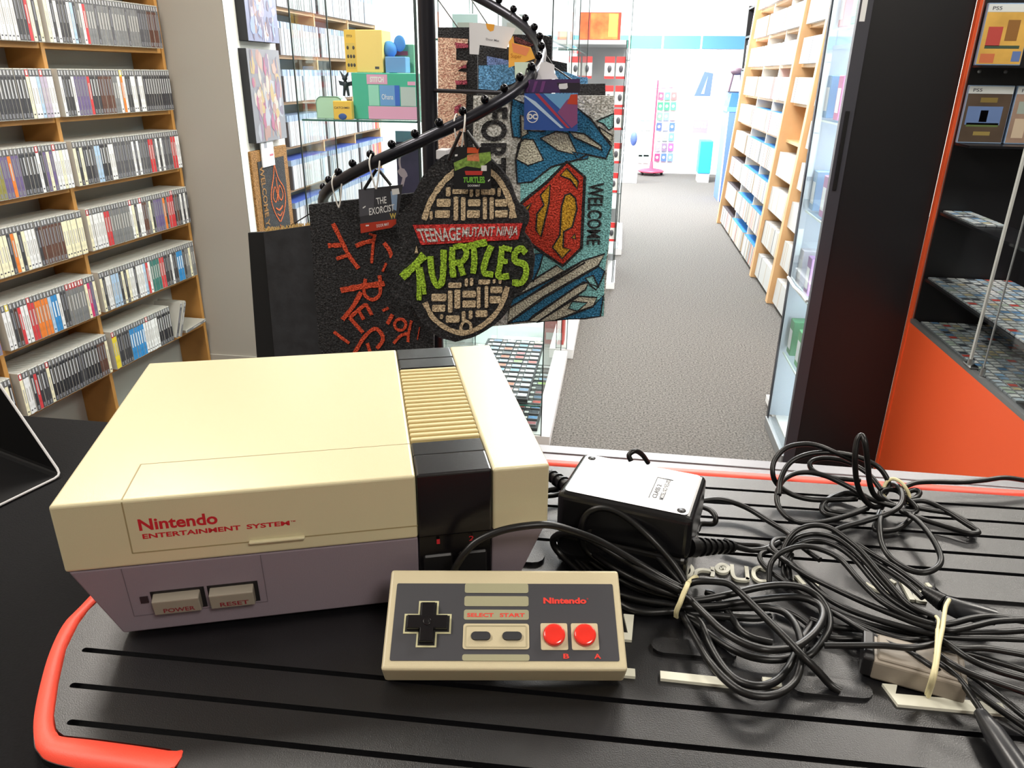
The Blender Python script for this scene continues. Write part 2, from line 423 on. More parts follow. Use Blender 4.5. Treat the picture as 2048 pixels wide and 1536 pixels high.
def cf(x, z, l=0.0):   # point on the leaning grey front
    y = .001+.0045*(.0488-z)/.0458
    return Vector((x, y, z))+FN*l
# control panel recess line, led, buttons
mb = MB()
for a, b in (((-.1015, .0478), (-.1015, .0145)), ((-.1015, .0145), (-.0315, .0145)), ((-.0315, .0145), (-.0315, .0478))):
    ribbon(mb, [cf(*a, .0001), cf(*b, .0001)], .0003, .0002, FN, mat('grey seam', '6a6068', .6), False)
for v in range(len(mb.v)): mb.v[v] = ML0 @ mb.v[v]
mb.build('control_panel_seam', con, True)
mb = MB(); mb.prism([cf(x, z) for x, z in ((-.0962, .0232), (-.0922, .0232), (-.0922, .0276), (-.0962, .0276))], FN*.0008, mat('dark led', '3a2c30', .2), ML0); mb.build('power_led', con, True)
for nm, xa, xb, tx in (('power_button', -.0895, -.0655, 'POWER'), ('reset_button', -.0605, -.0375, 'RESET')):
    mb = MB(); mb.prism([cf(x, z) for x, z in ((xa-.0012, .0158), (xb+.0022, .0158), (xb+.0022, .0302), (xa-.0012, .0302))], FN*.0003, BLKM, ML0)
    c8 = [cf(xa, .0163, 0), cf(xb, .0163, 0), cf(xb, .0163, .004), cf(xa, .0163, .004)]
    bot = [cf(xa, .0163, .0046), cf(xb, .0163, .0046), cf(xb, .0163, -.001), cf(xa, .0163, -.001)]
    top = [cf(xa, .0262, .0056), cf(xb, .0262, .0056), cf(xb, .0292, -.001), cf(xa, .0292, -.001)]
    mb.hexa(bot+top, mat('button grey', '9a9284', .45), .0006, 2, ML0); b = mb.build(nm, con, True)
    mb = MB(); text_on(mb, tx, [cf(xa+.005, .0178, .0048), cf(xb-.003, .0178, .0048), cf(xb-.003, .0208, .0050), cf(xa+.005, .0208, .0050)], DRED, .0002, .015, M=ML0)
    mb.build('button_lettering', b, True)
# cartridge door: outline seams, lip and red logo
mb = MB(); SEAM = mat('shell seam', '9a8c66', .7)
def seam(pts, n, w=.0007): ribbon(mb, [Vector(p) for p in pts], w, .00012, n, SEAM)
seam([(-.094, .0386, H), (.0535, .0386, H)], (0, 0, 1), .0004); seam([(-.094, .0386, H), (-.094, .0012, H)], (0, 0, 1), .0007)
seam([(-.094, 0, H-.001), (-.094, 0, .0572)], (0, -1, 0)); seam([(-.094, 0, .0574), (-.036, 0, .0574)], (0, -1, 0)); seam([(-.007, 0, .0574), (.0535, 0, .0574)], (0, -1, 0))
mb.v = [ML0 @ v for v in mb.v]; mb.build('cartridge_door_seam', con, True)
mb = MB(); mb.box((-.036, -.0024, .0568), (-.007, .0004, .0585), CREAM, .0007, 2, M=ML0); mb.build('door_lip', con, True)
mb = MB()
text_on(mb, 'Nintendo', [(-.0884, 0, .0704), (-.0500, 0, .0704), (-.0500, 0, .0774), (-.0884, 0, .0774)], RED, .00015, .028, M=ML0)
text_on(mb, 'ENTERTAINMENT', [(-.0876, 0, .0655), (-.0392, 0, .0655), (-.0392, 0, .0684), (-.0876, 0, .0684)], RED, .00015, .03, M=ML0)
text_on(mb, 'SYSTEM', [(-.0362, 0, .0655), (-.0142, 0, .0655), (-.0142, 0, .0684), (-.0362, 0, .0684)], RED, .00015, .03, M=ML0)
text_on(mb, 'TM', [(-.0136, 0, .0674), (-.0112, 0, .0674), (-.0112, 0, .0683), (-.0136, 0, .0683)], RED, .00015, .01, M=ML0)
mb.build('red_logo', con, True)
mb = MB()
for x in (-.09, .09):
    for y in (.03, .17): mb.lathe([(.006, 0), (.006, .0035)], (x, y-.1, 0), (0, 0, 1), BLKM, 12)
mb.build('rubber_foot', con, True)

# controller ---------------------------------------------------
cl = [Vector(p) for p in ((-.109, .324, T+.041), (.0145, .344, T+.041), (.019, .296, T+.016), (-.101, .280, T+.016))]
cxv = ((cl[1]-cl[0])+(cl[2]-cl[3])).normalized(); cyv = ((cl[0]-cl[3])+(cl[1]-cl[2])); cyv = (cyv-cxv*cyv.dot(cxv)).normalized(); czv = cxv.cross(cyv)
cen = sum(cl, Vector())/4
cm = Matrix((cxv, cyv, czv)).transposed().to_4x4(); cm.translation = cen-czv*.0085
ctl = thing('game_controller', 'rectangular grey game controller with red buttons leaning on the console', 'game controller', M=cm)
W2, H2, D2 = .0615, .0268, .0085
PADG = mat('charcoal face plate', '3a3a3f', .5); SAGE = mat('sage grey stripe', '9d9a7c', .5); REDB = mat('glossy red button', 'e8352a', .15, spec=.7)
mb = MB(); mb.box((-W2, -H2, -D2), (W2, H2, D2), CREAM2, .0016, 3); mb.build('controller_shell', ctl, True)
mb = MB()
def plate(pts, z, th, m): mb.prism([(x, y, z) for x, y in pts], (0, 0, th), m)
def cq(u, v): return (-W2+2*W2*u, H2-2*H2*v)   # u from left, v from top of the face
plate(rrect(-.0575, .0577, -.0223, .0187, .0008, 2), D2, .0003, PADG)
for y0, y1, sq in ((.0134, .0187, 1), (.0061, .0116, 0), (-.0012, .0042, 0), (-.0223, -.0191, 1)):
    plate(rrect(-.0213, .0125, y0, y1, .0011, 3), D2+.0003, .0002, SAGE)
mb.build('face_plate', ctl, True)
mb = MB(); plate(rrect(-.0213, .0125, -.0166, -.0034, .0014, 3), D2+.0002, .0006, CREAM2)
ribbon(mb, [Vector((x, y, D2+.0008)) for x, y in rrect(-.0200, .0112, -.0155, -.0045, .001, 3)], .0005, .0003, (0, 0, 1), mat('warm grey rim', 'b5ab8c', .5), True)
mb.build('button_bezel', ctl, True)
for x in (-.0122, .0038):
    mb = MB(); mb.prism([(a, b, D2+.0007) for a, b in stad(x-.005, x+.005, -.0122, -.0080)], (0, 0, .0014), mat('dark rubber pill', '26262a', .6)); mb.build('select_button' if x < 0 else 'start_button', ctl, True)
mb = MB()
c0 = (-.0398, -.0035)
def cross(r, w, c=c0): return [(c[0]+a, c[1]+b) for a, b in ((-w, r), (w, r), (w, w), (r, w), (r, -w), (w, -w), (w, -r), (-w, -r), (-w, -w), (-r, -w), (-r, w), (-w, w))][::-1]
plate(cross(.0122, .0052), D2+.0002, .0005, mat('pale cross rim', 'c9c59c', .5)); plate(cross(.0113, .0043), D2+.0003, .0005, BLKM); mb.build('cross_pad_surround', ctl, True)
mb = MB(); bm = bmesh.new(); f = bm.faces.new([bm.verts.new((x, y, D2)) for x, y in cross(.0103, .0035)])
r = bmesh.ops.extrude_face_region(bm, geom=[f])
for gg in r['geom']:
    if isinstance(gg, bmesh.types.BMVert): gg.co.z += .0042
bmesh.ops.recalc_face_normals(bm, faces=bm.faces[:])
bmesh.ops.bevel(bm, geom=[e for e in bm.edges if all(v.co.z > D2+.004 for v in e.verts)], offset=.0005, segments=2, profile=.5, affect='EDGES')
mb.frombm(bm, BLKP); mb.lathe([(.0021, 0), (.0021, .0003), (.0017, .0004), (.0009, .00015)], (c0[0], c0[1], D2+.0042), (0, 0, 1), BLKP, 20); mb.build('direction_pad', ctl, True)
for x in (.0253, .0410):
    mb = MB(); plate(rrect(x-.0069, x+.0069, -.0169, -.0031, .0008, 3), D2+.0002, .0006, CREAM2); mb.build('button_square', ctl, True)
    mb = MB(); mb.lathe([(.0056, 0), (.0056, .0026), (.0050, .0033), (.0030, .0029), (.001, .0027)], (x-.0001, -.0098, D2+.0006), (0, 0, 1), REDB, 28); mb.build('red_button', ctl, True)
def ct(t, x0, x1, y0, y1, b=.03, m=RED):
    mb = MB(); text_on(mb, t, [(x0, y0, D2+.0005), (x1, y0, D2+.0005), (x1, y1, D2+.0005), (x0, y1, D2+.0005)], m, .0001, b); mb.build('red_lettering', ctl, True)
RB = mat('bright red lettering', 'e0382c', .5)
ct('Nintendo', .0203, .0430, .0075, .0109, .045, RB); ct('o', .0433, .0441, .0098, .0107, .0, RB)
ct('SELECT', -.0196, -.0058, .0002, .0023, .03, RB); ct('START', -.0026, .0104, .0002, .0023, .03, RB)
ct('B', .0295, .0325, -.0212, -.0187, .03, RB); ct('A', .0450, .0485, -.0212, -.0187, .03, RB)

# power adapter ---------------------------------------------------
zt = .0525
P = [at(px, py, 'z', T+zt) for px, py in ((1166, 905), (1408, 949), (1370, 1037), (1136, 986))]
ps_c = sum(P, Vector())/4
psm = frame((ps_c.x, ps_c.y, T), (P[1]-P[0])+(P[2]-P[3]), (0, 0, 1))
psu = thing('power_adapter', 'black box power adapter lying on the bar mat beside the console', 'power adapter', M=psm)
PSB = mat('gloss black adapter shell', '131315', .25, spec=.55); PST = mat('adapter underside', '3a3a3c', .22, spec=1.0)
mb = MB(); mb.box((-.041, -.0285, .001), (.041, .0285, .0245), PSB, .004, 3); mb.box((-.0415, -.029, .0235), (.0415, .029, zt), PSB, .0042, 4); mb.build('adapter_shell', psu, True)
mb = MB(); mb.prism([(x, y, zt) for x, y in rrect(-.0378, .0378, -.0255, .0255, .003)], (0, 0, .0004), PST); mb.build('base_plate', psu, True)
mb = MB()
for x, y in ((-.0335, .0212), (.0335, -.0212)): mb.lathe([(.0026, 0), (.0026, .0006)], (x, y, zt), (0, 0, 1), BLKM, 16)
mb.build('screw_hole', psu, True)
mb = MB(); LB = mat('faint print', '3c3c40', .5)
text_on(mb, 'CLASS 2', [(.0170, -.013, zt+.0004), (.0170, .004, zt+.0004), (.0140, .004, zt+.0004), (.0140, -.013, zt+.0004)], LB, .0002, .02)
text_on(mb, 'MODEL NO NES-002', [(.0212, -.0135, zt+.0004), (.0212, .012, zt+.0004), (.0184, .012, zt+.0004), (.0184, -.0135, zt+.0004)], LB, .0002, .02)
ribbon(mb, [Vector((x, y, zt+.0005)) for x, y in ((.0125, -.014), (.0125, .0125), (.0225, .0125))], .0005, .0002, (0, 0, 1), LB)
mb.build('printed_marking', psu, True)

# cables ---------------------------------------------------
def cpts(pts, sm=6): return catmull([at(p[0], p[1], 'z', T+p[2]) for p in pts], sm)
def off(sc, ox, oy, pts): return [(ox+p[0]/sc, oy+p[1]/sc, p[2]) for p in pts]
rc = .0021
def relief(mb, a, b, r0, r1, n=7, ring=.0012):
    a, b = Vector(a), Vector(b); mb.tube([a, b], [r0, r1], CAB, 12)
    for i in range(n):
        tt = (i+.3)/n; p = a.lerp(b, tt); rr = r0+(r1-r0)*tt; d = (b-a).normalized()*.0009
        mb.tube([p-d, p+d], rr+ring, CAB, 12)
# controller cord, wound into a coil held by a rubber band
cc = thing('controller_cord', 'black cord of the controller coiled in loops and held by a pale rubber band', 'cable', at(1372, 1200, 'z', T), group=None)
A = lambda pts: off(4.655, 1240, 1140, pts)
coil = [
 [(905, 1150, .030), (914, 1130, .040), (930, 1106, .048), (955, 1082, .054), (1000, 1062, .059), (1050, 1052, .061), (1100, 1050, .060), (1145, 1062, .054), (1200, 1083, .042), (1270, 1122, .028), (1340, 1163, .018), (1375, 1180, .014)],
 [(1375, 1172, .016), (1345, 1125, .026), (1300, 1075, .038), (1250, 1032, .046), (1210, 1016, .048), (1178, 1024, .044), (1164, 1048, .036), (1163, 1080, .022), (1180, 1108, .012), (1220, 1135, .008), (1290, 1165, .008), (1370, 1190, .009)],
 [(1372, 1176, .012), (1330, 1130, .018), (1285, 1085, .026), (1240, 1056, .032), (1205, 1048, .034), (1175, 1064, .028), (1160, 1090, .016), (1185, 1125, .006), (1240, 1160, .004), (1300, 1185, .004), (1368, 1200, .006)],
 [(1370, 1186, .016), (1300, 1150, .022), (1240, 1115, .026), (1180, 1080, .028), (1135, 1066, .028), (1108, 1075, .022), (1110, 1095, .012), (1135, 1122, .006), (1190, 1165, .004), (1260, 1195, .004), (1366, 1213, .005)],
 [(1368, 1196, .010), (1300, 1172, .014), (1235, 1140, .014), (1175, 1100, .012), (1150, 1095, .010), (1145, 1110, .006), (1180, 1150, .003), (1260, 1218, .003), (1360, 1222, .004)],
 [(1128, 1060, .020), (1132, 1085, .014), (1150, 1110, .006), (1175, 1135, .004), (1230, 1172, .004)],
 A([(600, 150, .016), (700, 110, .020), (850, 105, .022), (1000, 125, .022), (1100, 195, .020), (1250, 340, .018), (1400, 490, .018), (1550, 640, .018), (1700, 800, .016), (1850, 950, .010), (1950, 1060, .005), (2050, 1130, .003)]),
 A([(560, 240, .014), (640, 265, .016), (800, 420, .018), (950, 560, .018), (1150, 680, .018), (1350, 740, .018), (1560, 730, .016), (1680, 690, .015), (1820, 570, .015), (1890, 430, .014), (1850, 320, .013), (1700, 262, .012), (1500, 255, .010), (1150, 295, .008), (900, 330, .007), (540, 345, .008)]),
 A([(540, 300, .010), (800, 270, .010), (1050, 220, .012), (1280, 165, .014), (1500, 140, .016), (1700, 165, .016), (1850, 255, .014), (1935, 390, .012), (1945, 540, .010), (1870, 680, .008), (1780, 780, .006), (1700, 820, .004)]),
 A([(560, 370, .004), (640, 520, .006), (730, 680, .008), (830, 850, .010), (970, 1010, .010), (1130, 1130, .010), (1320, 1175, .010), (1500, 1140, .010), (1630, 1030, .010), (1680, 880, .012), (1690, 700, .012), (1640, 520, .012), (1540, 400, .010), (1400, 355, .008), (1200, 350, .006), (900, 355, .004), (560, 350, .004)]),
 A([(560, 400, .003), (740, 480, .004), (840, 700, .004), (960, 900, .004), (1100, 1030, .005), (1280, 1080, .006), (1440, 1040, .006), (1560, 920, .007), (1630, 780, .008), (1700, 640, .008), (1790, 500, .006)]),
 A([(560, 430, .003), (700, 490, .003), (860, 620, .004), (1050, 740, .005), (1250, 815, .005), (1450, 835, .005), (1620, 800, .005), (1740, 720, .004)]),
 A([(540, 400, .003), (750, 410, .003), (1000, 435, .003), (1250, 450, .003), (1400, 430, .003)]),
 A([(800, 210, .003), (900, 250, .004), (1060, 470, .003), (1120, 560, .003), (1230, 630, .003), (1420, 680, .003)])]
mb = MB()
for c in coil: mb.tube(cpts(c, 7), rc, CAB, 10)
mb.build('cord', cc)
mb = MB()
bl = [(1376, 1166, .0215), (1383, 1160, .0205), (1374, 1172, .0235), (1366, 1190, .020), (1360, 1206, .016), (1353, 1222, .010), (1352, 1234, .004)]
for k in (-1, 0, 1): mb.tube(cpts([(p[0]+k*2.2, p[1]+k*1.2, p[2]+.0005) for p in bl[0:1]+bl[2:]], 5), .0008, BAND, 6)
mb.tube(cpts([(1376, 1166, .0215), (1384, 1158, .018), (1392, 1154, .010), (1395, 1160, .003)], 5), .0014, BAND, 6)
bb = mb.build('rubber_band', cc); bb['label'] = 'pale rubber band'

# adapter cord
B5 = lambda pts: off(3.737, 1500, 840, pts)
pc = thing('adapter_cord', 'black cord of the power adapter tangled in high loops near the back edge', 'cable', at(1780, 1010, 'z', T))
mb = MB()
rl0 = psm @ Vector((.0415, -.016, .026)); rl1 = at(1470, 1093, 'z', T+.012)
mb2 = MB(); relief(mb2, rl0, rl1, .0052, .0026); mb2.tube([rl0-(rl1-rl0).normalized()*.004, rl0+(rl1-rl0).normalized()*.003], .0062, CAB, 14)
sr = mb2.build('strain_relief', pc)
mb2 = MB(); q0 = psm @ Vector((-.041, .012, .030)); q1 = at(1098, 948, 'z', T+.026); relief(mb2, q0, q1, .0050, .0032, 5); mb2.build('strain_relief', pc)
cords = [
 [(1470, 1093, .012), (1500, 1100, .008), (1530, 1098, .008), (1560, 1085, .010)],
 [(1098, 948, .026), (1085, 948, .022), (1075, 960, .01)],
 [(1092, 982, .012), (1120, 976, .014), (1140, 975, .012)], [(1092, 992, .006), (1112, 990, .005), (1135, 984, .006)],
 [(1262, 922, .030), (1258, 910, .034), (1270, 902, .036), (1284, 909, .030), (1296, 925, .020)],
 [(1395, 1003, .010), (1440, 999, .010), (1490, 1014, .008), (1540, 1044, .006), (1575, 1066, .006), (1600, 1090, .008), (1640, 1120, .008)],
 [(1400, 1012, .014), (1420, 1020, .015), (1431, 1034, .014), (1427, 1047, .010), (1402, 1048, .008), (1395, 1060, .006)],
 B5([(1010, 630, .010), (930, 650, .012), (850, 590, .02), (800, 470, .034), (785, 300, .052), (800, 160, .064), (835, 115, .068), (862, 180, .064), (880, 330, .05), (895, 470, .035), (930, 560, .022), (1000, 600, .014)]),
 B5([(760, 300, .03), (650, 250, .036), (520, 195, .040), (400, 180, .040), (270, 210, .036), (185, 300, .028), (170, 400, .02), (205, 480, .012), (300, 550, .008), (430, 590, .006), (580, 598, .006), (800, 590, .007)]),
 B5([(215, 560, .014), (230, 440, .020), (300, 320, .028), (440, 255, .034), (620, 245, .036), (800, 275, .034), (950, 345, .028), (1020, 430, .022), (1035, 500, .016), (1000, 560, .012)]),
 B5([(980, 520, .018), (880, 400, .024), (720, 310, .026), (560, 285, .026), (460, 310, .024), (455, 360, .020), (520, 405, .018), (650, 435, .016), (820, 450, .014)]),
 B5([(1090, 650, .012), (900, 590, .014), (720, 490, .016), (540, 410, .018), (380, 392, .018), (260, 440, .016), (205, 540, .014), (215, 650, .010), (300, 740, .008), (420, 770, .006), (600, 750, .006), (800, 690, .008), (900, 640, .010)]),
 B5([(1040, 480, .014), (1100, 490, .018), (1140, 560, .018), (1120, 640, .016), (1030, 700, .014), (880, 750, .010), (700, 800, .007), (620, 830, .006)]),
 B5([(1080, 640, .012), (990, 580, .014), (975, 540, .016), (1020, 520, .016), (1100, 530, .014), (1190, 600, .012), (1245, 660, .010), (1220, 690, .008), (1130, 680, .008)]),
 B5([(1150, 500, .012), (1250, 468, .012), (1400, 462, .011), (1580, 465, .010), (1750, 450, .011), (1900, 432, .012), (2048, 450, .010), (2200, 470, .008)]),
 B5([(1130, 560, .008), (1220, 525, .008), (1268, 540, .008), (1240, 580, .006), (1170, 600, .006)]),
 B5([(1150, 620, .009), (1300, 605, .010), (1450, 670, .008), (1600, 765, .006), (1705, 835, .005), (1640, 845, .005), (1480, 800, .005), (1300, 745, .006), (1150, 690, .008)]),
 B5([(1160, 640, .008), (1330, 670, .007), (1500, 700, .006), (1620, 765, .004), (1690, 830, .003)]),
 B5([(1130, 680, .010), (1250, 750, .012), (1360, 880, .012), (1425, 1020, .010), (1400, 1100, .008), (1300, 1140, .006), (1180, 1115, .005), (1050, 1030, .006), (985, 920, .008), (970, 780, .012), (990, 690, .012)]),
 B5([(900, 600, .006), (740, 560, .005), (640, 560, .004), (560, 620, .004), (600, 680, .004), (740, 690, .005), (880, 660, .006)]),
 B5([(850, 570, .010), (720, 545, .008), (600, 590, .006), (540, 640, .004), (560, 700, .003), (700, 730, .003)]),
 B5([(1000, 600, .006), (950, 750, .005), (940, 820, .004), (1080, 820, .004), (1180, 760, .006), (1220, 700, .008)])]
for c in cords: mb.tube(cpts(c, 7), .0019, CAB, 10)
mb.build('cord', pc)
mb = MB(); mb.tube(cpts(B5([(1040, 640, .006), (1000, 560, .012), (1010, 480, .018), (1060, 440, .022), (1120, 460, .022), (1165, 510, .019), (1190, 570, .014), (1180, 640, .008)]), 6), .0013, BAND, 8); b_ = mb.build('rubber_band', pc); b_['label'] = 'pale rubber band'

# audio video leads
D2p = lambda pts: off(3.531, 1380, 1080, pts)
D3p = lambda pts: off(4.571, 1640, 1200, pts)
av = thing('video_leads', 'bundle of thin black video leads tied with a rubber band at the right', 'cable', at(1875, 1300, 'z', T))
leads = [
 D2p([(240, 0, .006), (340, 30, .006), (520, 45, .008), (650, 130, .010), (800, 235, .012), (1000, 335, .013), (1250, 450, .014), (1550, 570, .015), (1760, 640, .016)]),
 D2p([(760, 20, .012), (680, -5, .010), (600, 0, .010), (580, 50, .010), (640, 110, .010), (740, 190, .009), (850, 300, .009), (1000, 430, .010), (1250, 540, .011), (1600, 640, .013), (1760, 670, .014)]),
 D2p([(700, 60, .006), (560, 75, .007), (500, 100, .007), (500, 150, .006), (560, 215, .005), (680, 300, .005), (860, 420, .006), (1050, 530, .007), (1300, 640, .009), (1500, 700, .010), (1760, 700, .010)]),
 D2p([(560, 300, .004), (570, 170, .010), (640, 90, .016), (780, 45, .020), (920, 65, .021), (1060, 135, .021), (1200, 290, .020), (1350, 430, .018), (1550, 540, .017), (1760, 610, .017)]),
 B5([(230, 1100, .004), (250, 960, .012), (330, 840, .020), (450, 790, .024), (580, 800, .026), (690, 865, .026), (830, 980, .024), (960, 1130, .022), (1080, 1270, .020), (1200, 1390, .018), (1390, 1480, .017)]),
 B5([(280, 960, .010), (350, 880, .016), (480, 850, .018), (620, 875, .020), (740, 950, .020), (860, 1060, .020), (980, 1200, .018), (1120, 1340, .016), (1330, 1480, .016)]),
 B5([(250, 1040, .008), (330, 950, .014), (480, 900, .017), (640, 940, .018), (780, 1040, .017), (900, 1180, .016), (1020, 1310, .015), (1200, 1430, .014), (1380, 1510, .014)]),
 B5([(300, 1200, .004), (290, 1080, .006), (310, 1000, .008), (250, 1130, .004), (330, 1260, .004), (450, 1350, .004)]),
 B5([(800, 930, .014), (930, 1010, .013), (1080, 1100, .012), (1220, 1200, .011), (1330, 1290, .010)]),
 B5([(760, 960, .010), (880, 1030, .010), (1040, 1130, .009), (1180, 1230, .009), (1290, 1330, .009)]),
 D2p([(900, 460, .006), (1060, 540, .008), (1200, 625, .010), (1400, 730, .012), (1540, 790, .013), (1700, 890, .014), (1760, 930, .012)]),
 D2p([(820, 420, .003), (1000, 500, .004), (1280, 600, .006), (1560, 660, .008), (1760, 720, .009)]),
 D2p([(850, 560, .003), (1000, 610, .004), (1250, 640, .005), (1500, 690, .006), (1760, 730, .008)]),
 D2p([(950, 745, .012), (1150, 745, .014), (1350, 745, .016), (1560, 760, .018), (1760, 730, .018)]),
 D2p([(600, 470, .003), (760, 540, .003), (960, 680, .003), (1200, 700, .004), (1500, 740, .006)]),
 D3p([(1060, 250, .018), (1200, 280, .019), (1400, 240, .019), (1600, 195, .019), (1865, 180, .019), (2050, 175, .018)]),
 D3p([(1060, 225, .016), (1200, 215, .017), (1400, 165, .018), (1600, 150, .018), (1865, 195, .018), (2050, 220, .018)]),
 D3p([(1060, 340, .018), (1180, 410, .019), (1350, 530, .019), (1600, 640, .018), (1865, 715, .017), (2050, 760, .016)]),
 D3p([(1060, 480, .018), (1180, 570, .019), (1350, 660, .019), (1600, 750, .018), (1865, 840, .017), (2050, 900, .016)]),
 D3p([(1060, 330, .015), (1300, 345, .016), (1600, 350, .017), (1865, 360, .018), (2050, 366, .018)]),
 D3p([(1060, 420, .015), (1300, 440, .016), (1500, 440, .016), (1700, 470, .016), (1865, 500, .016), (2050, 540, .016)]),
 D3p([(1060, 470, .011), (1300, 480, .012), (1600, 560, .010), (1865, 640, .008), (2050, 700, .008)]),
 D3p([(1060, 560, .014), (1180, 640, .014), (1300, 760, .012), (1400, 900, .010), (1500, 1050, .008)]),
 D3p([(1080, 600, .010), (1300, 740, .009), (1500, 900, .007), (1700, 1040, .005), (1900, 1180, .004), (2100, 1330, .003)]),
 D3p([(1100, 540, .008), (1400, 700, .007), (1600, 850, .006), (1865, 1060, .005), (2050, 1200, .004)]),
 D3p([(1060, 300, .010), (1400, 300, .010), (1700, 290, .010), (1865, 280, .010), (2050, 280, .010)])]
for (ya, za), (yb, zb), w_ in (((175, .018), (220, .018), 130), ((280, .010), (366, .018), 180), ((540, .016), (760, .016), 260), ((700, .008), (900, .016), 170)):
    leads.append(D3p([(2030, ya, za), (2050+w_*.5, ya+10, za), (2050+w_, (ya+yb)/2, (za+zb)/2), (2050+w_*.5, yb, zb), (2030, yb, zb)]))
mb = MB()
for c in leads: mb.tube(cpts(c, 6), .0017, CAB, 8)
mb.build('lead', av)
mb = MB(); relief(mb, at(1850, 1183, 'z', T+.010), at(1888, 1207, 'z', T+.010), .0026, .0046, 6, .0008)
mb.tube([at(1888, 1207, 'z', T+.010), at(1915, 1218, 'z', T+.010), at(1950, 1226, 'z', T+.010), at(1990, 1235, 'z', T+.010)], [.0050, .0056, .0056, .0046], mat('dark grey plug', '2b2c2f', .3), 16)
mb.build('plug', av)
mb = MB(); mb.tube([at(1960, 1425, 'z', T+.007), at(1990, 1470, 'z', T+.007), at(2030, 1530, 'z', T+.007), at(2070, 1590, 'z', T+.007)], [.003, .005, .0055, .0055], mat('dark grey plug', '2b2c2f', .3), 16); mb.build('plug', av)
mb = MB(); mb.tube(cpts(D3p([(1060, 150, .020), (1085, 190, .0215), (1075, 280, .022)]), 5), .0009, BAND, 6)
mb.tube(cpts(D3p([(1180, 0, .017), (1150, 60, .020), (1135, 150, .022), (1120, 260, .0235), (1090, 400, .024), (1070, 560, .023), (1040, 720, .018), (990, 880, .003)]), 6), .00115, BAND, 8)
mb.tube(cpts(D3p([(1075, 270, .0225), (1070, 400, .0235), (1055, 560, .0225), (1020, 720, .018), (975, 860, .003)]), 6), .0011, BAND, 8)
b_ = mb.build('rubber_band', av); b_['label'] = 'pale rubber band'
# grey modulator box under the leads
gb0 = at(1722, 1352, 'z', T+.001); gb1 = at(1885, 1398, 'z', T+.001)
gbx = (gb1-gb0).normalized(); gm = frame(gb0, gbx, (0, 0, 1))
GRB = mat('worn grey plastic', '857c70', .5, noise=.12, nscale=60)
gt = thing('connector_box', 'small grey plastic connector box lying under the tied leads', 'connector', M=gm)
Lb = (gb1-gb0).length*1.25
mb = MB(); mb.box((.004, 0, 0), (Lb, .024, .0115), GRB, .0012, 2); mb.box((.006, .002, .0113), (Lb-.003, .022, .0125), GRB, .0008, 1); mb.build('box_shell', gt, True)
mb = MB(); mb.box((-.001, .0005, .0005), (.0045, .0235, .012), BLKM, .001, 2); mb.lathe([(.0022, 0), (.0022, .0016)], (.022, .016, .0118), (0, 0, 1), BLKM, 12); mb.build('end_cap', gt, True)

# bent black sign stand ---------------------------------------------------
SGN = mat('black acrylic sheet', '08080a', .6, spec=.15); EDG = mat('pale cut edge', 'cfcfd0', .5)
p0 = at(123, 950, 'z', CT+.0015); pa = at(-60, 880, 'z', CT+.0015); pb = at(-120, 1068, 'z', CT+.0015)
ax_ = (pa-p0).normalized(); bs = (pb-p0); bs_l = bs.length; bs = bs.normalized()
# upright: leaves the fold tilting back; its edge passes behind pixel (0, 787)
n_up = (RU*1).copy()
pt = atp(0, 787, p0, RF)          # a point at the fold's distance from the lens
dirn = (pt-p0); up = Vector((dirn.x*.9, dirn.y, dirn.z)).normalized()
mbS = MB(); th = .0012; mbE = MB()
def sheet(a, u, v, lu, lv):
    n = u.cross(v).normalized()
    q = [a, a+u*lu, a+u*lu+v*lv, a+v*lv]
    return q, n
L_ax = .12
pts = [p0+bs*.20, p0+bs*.1, p0+bs*.006, p0+bs*.0025+up*.0008, p0+up*.0025+bs*.0008, p0+up*.006, p0+up*.12, p0+up*.24]
nn = bs.cross(up).normalized()
axd = ax_ if ax_.dot(nn) > 0 else ax_
vs = []; fs = []
for p in pts: vs += [p, p+axd*L_ax]
for i in range(len(pts)-1): fs.append([2*i, 2*i+2, 2*i+3, 2*i+1])
st = thing('sign_stand', 'black bent acrylic sign stand with pale cut edge, left of the console', 'sign stand', (p0.x, p0.y, CT))
bm = bmesh.new(); bv = [bm.verts.new(v) for v in vs]
for f in fs: bm.faces.new([bv[i] for i in f])
bm.normal_update(); bmesh.ops.recalc_face_normals(bm, faces=bm.faces[:])
r = bmesh.ops.solidify(bm, geom=bm.faces[:]+bm.edges[:]+bm.verts[:], thickness=.0012)
mbS.frombm(bm, SGN); mbS.build('folded_sheet', st)
mbE.tube([p for p in pts], .0011, EDG, 6); e_ = mbE.build('sheet_edge', st); e_['label'] = 'pale cut edge'
# ================================================================ the room
CEILZ = 2.75
WALLG = mat('warm grey wall paint', 'b4afa6', .85, bump=.05, bscale=150)
WALLW = mat('white wall paint', 'dcdbd6', .8)
WHITE = mat('white laminate', 'e9e9e9', .5)
WOOD = mat('golden beech', 'b98545', .5, noise=.12, nscale=9)
WOODL = mat('pale beech', 'd3a878', .5, noise=.08, nscale=9)
def carpet():
    m = mat('speckled grey carpet', '57534f', .95, noise=.8, nscale=120, bump=.5, bscale=300, detail=8); return m
mb = MB(); mb.box((-4.2, -2.2, -.1), (3.6, 12.4, 0), carpet()); struct('floor', mb)
mb = MB(); mb.box((-4.2, -2.2, CEILZ), (3.6, 12.4, CEILZ+.1), WALLW); struct('ceiling', mb)
mb = MB(); mb.box((-4.2, 12.25, 0), (3.6, 12.35, CEILZ), WHITE); struct('wall_back', mb)
mb = MB(); mb.box((-4.2, -2.2, 0), (3.6, -2.1, CEILZ), WALLG); struct('wall_front', mb)
mb = MB(); mb.box((3.4, -2.1, 0), (3.5, 12.25, CEILZ), WALLG); struct('wall_right', mb)
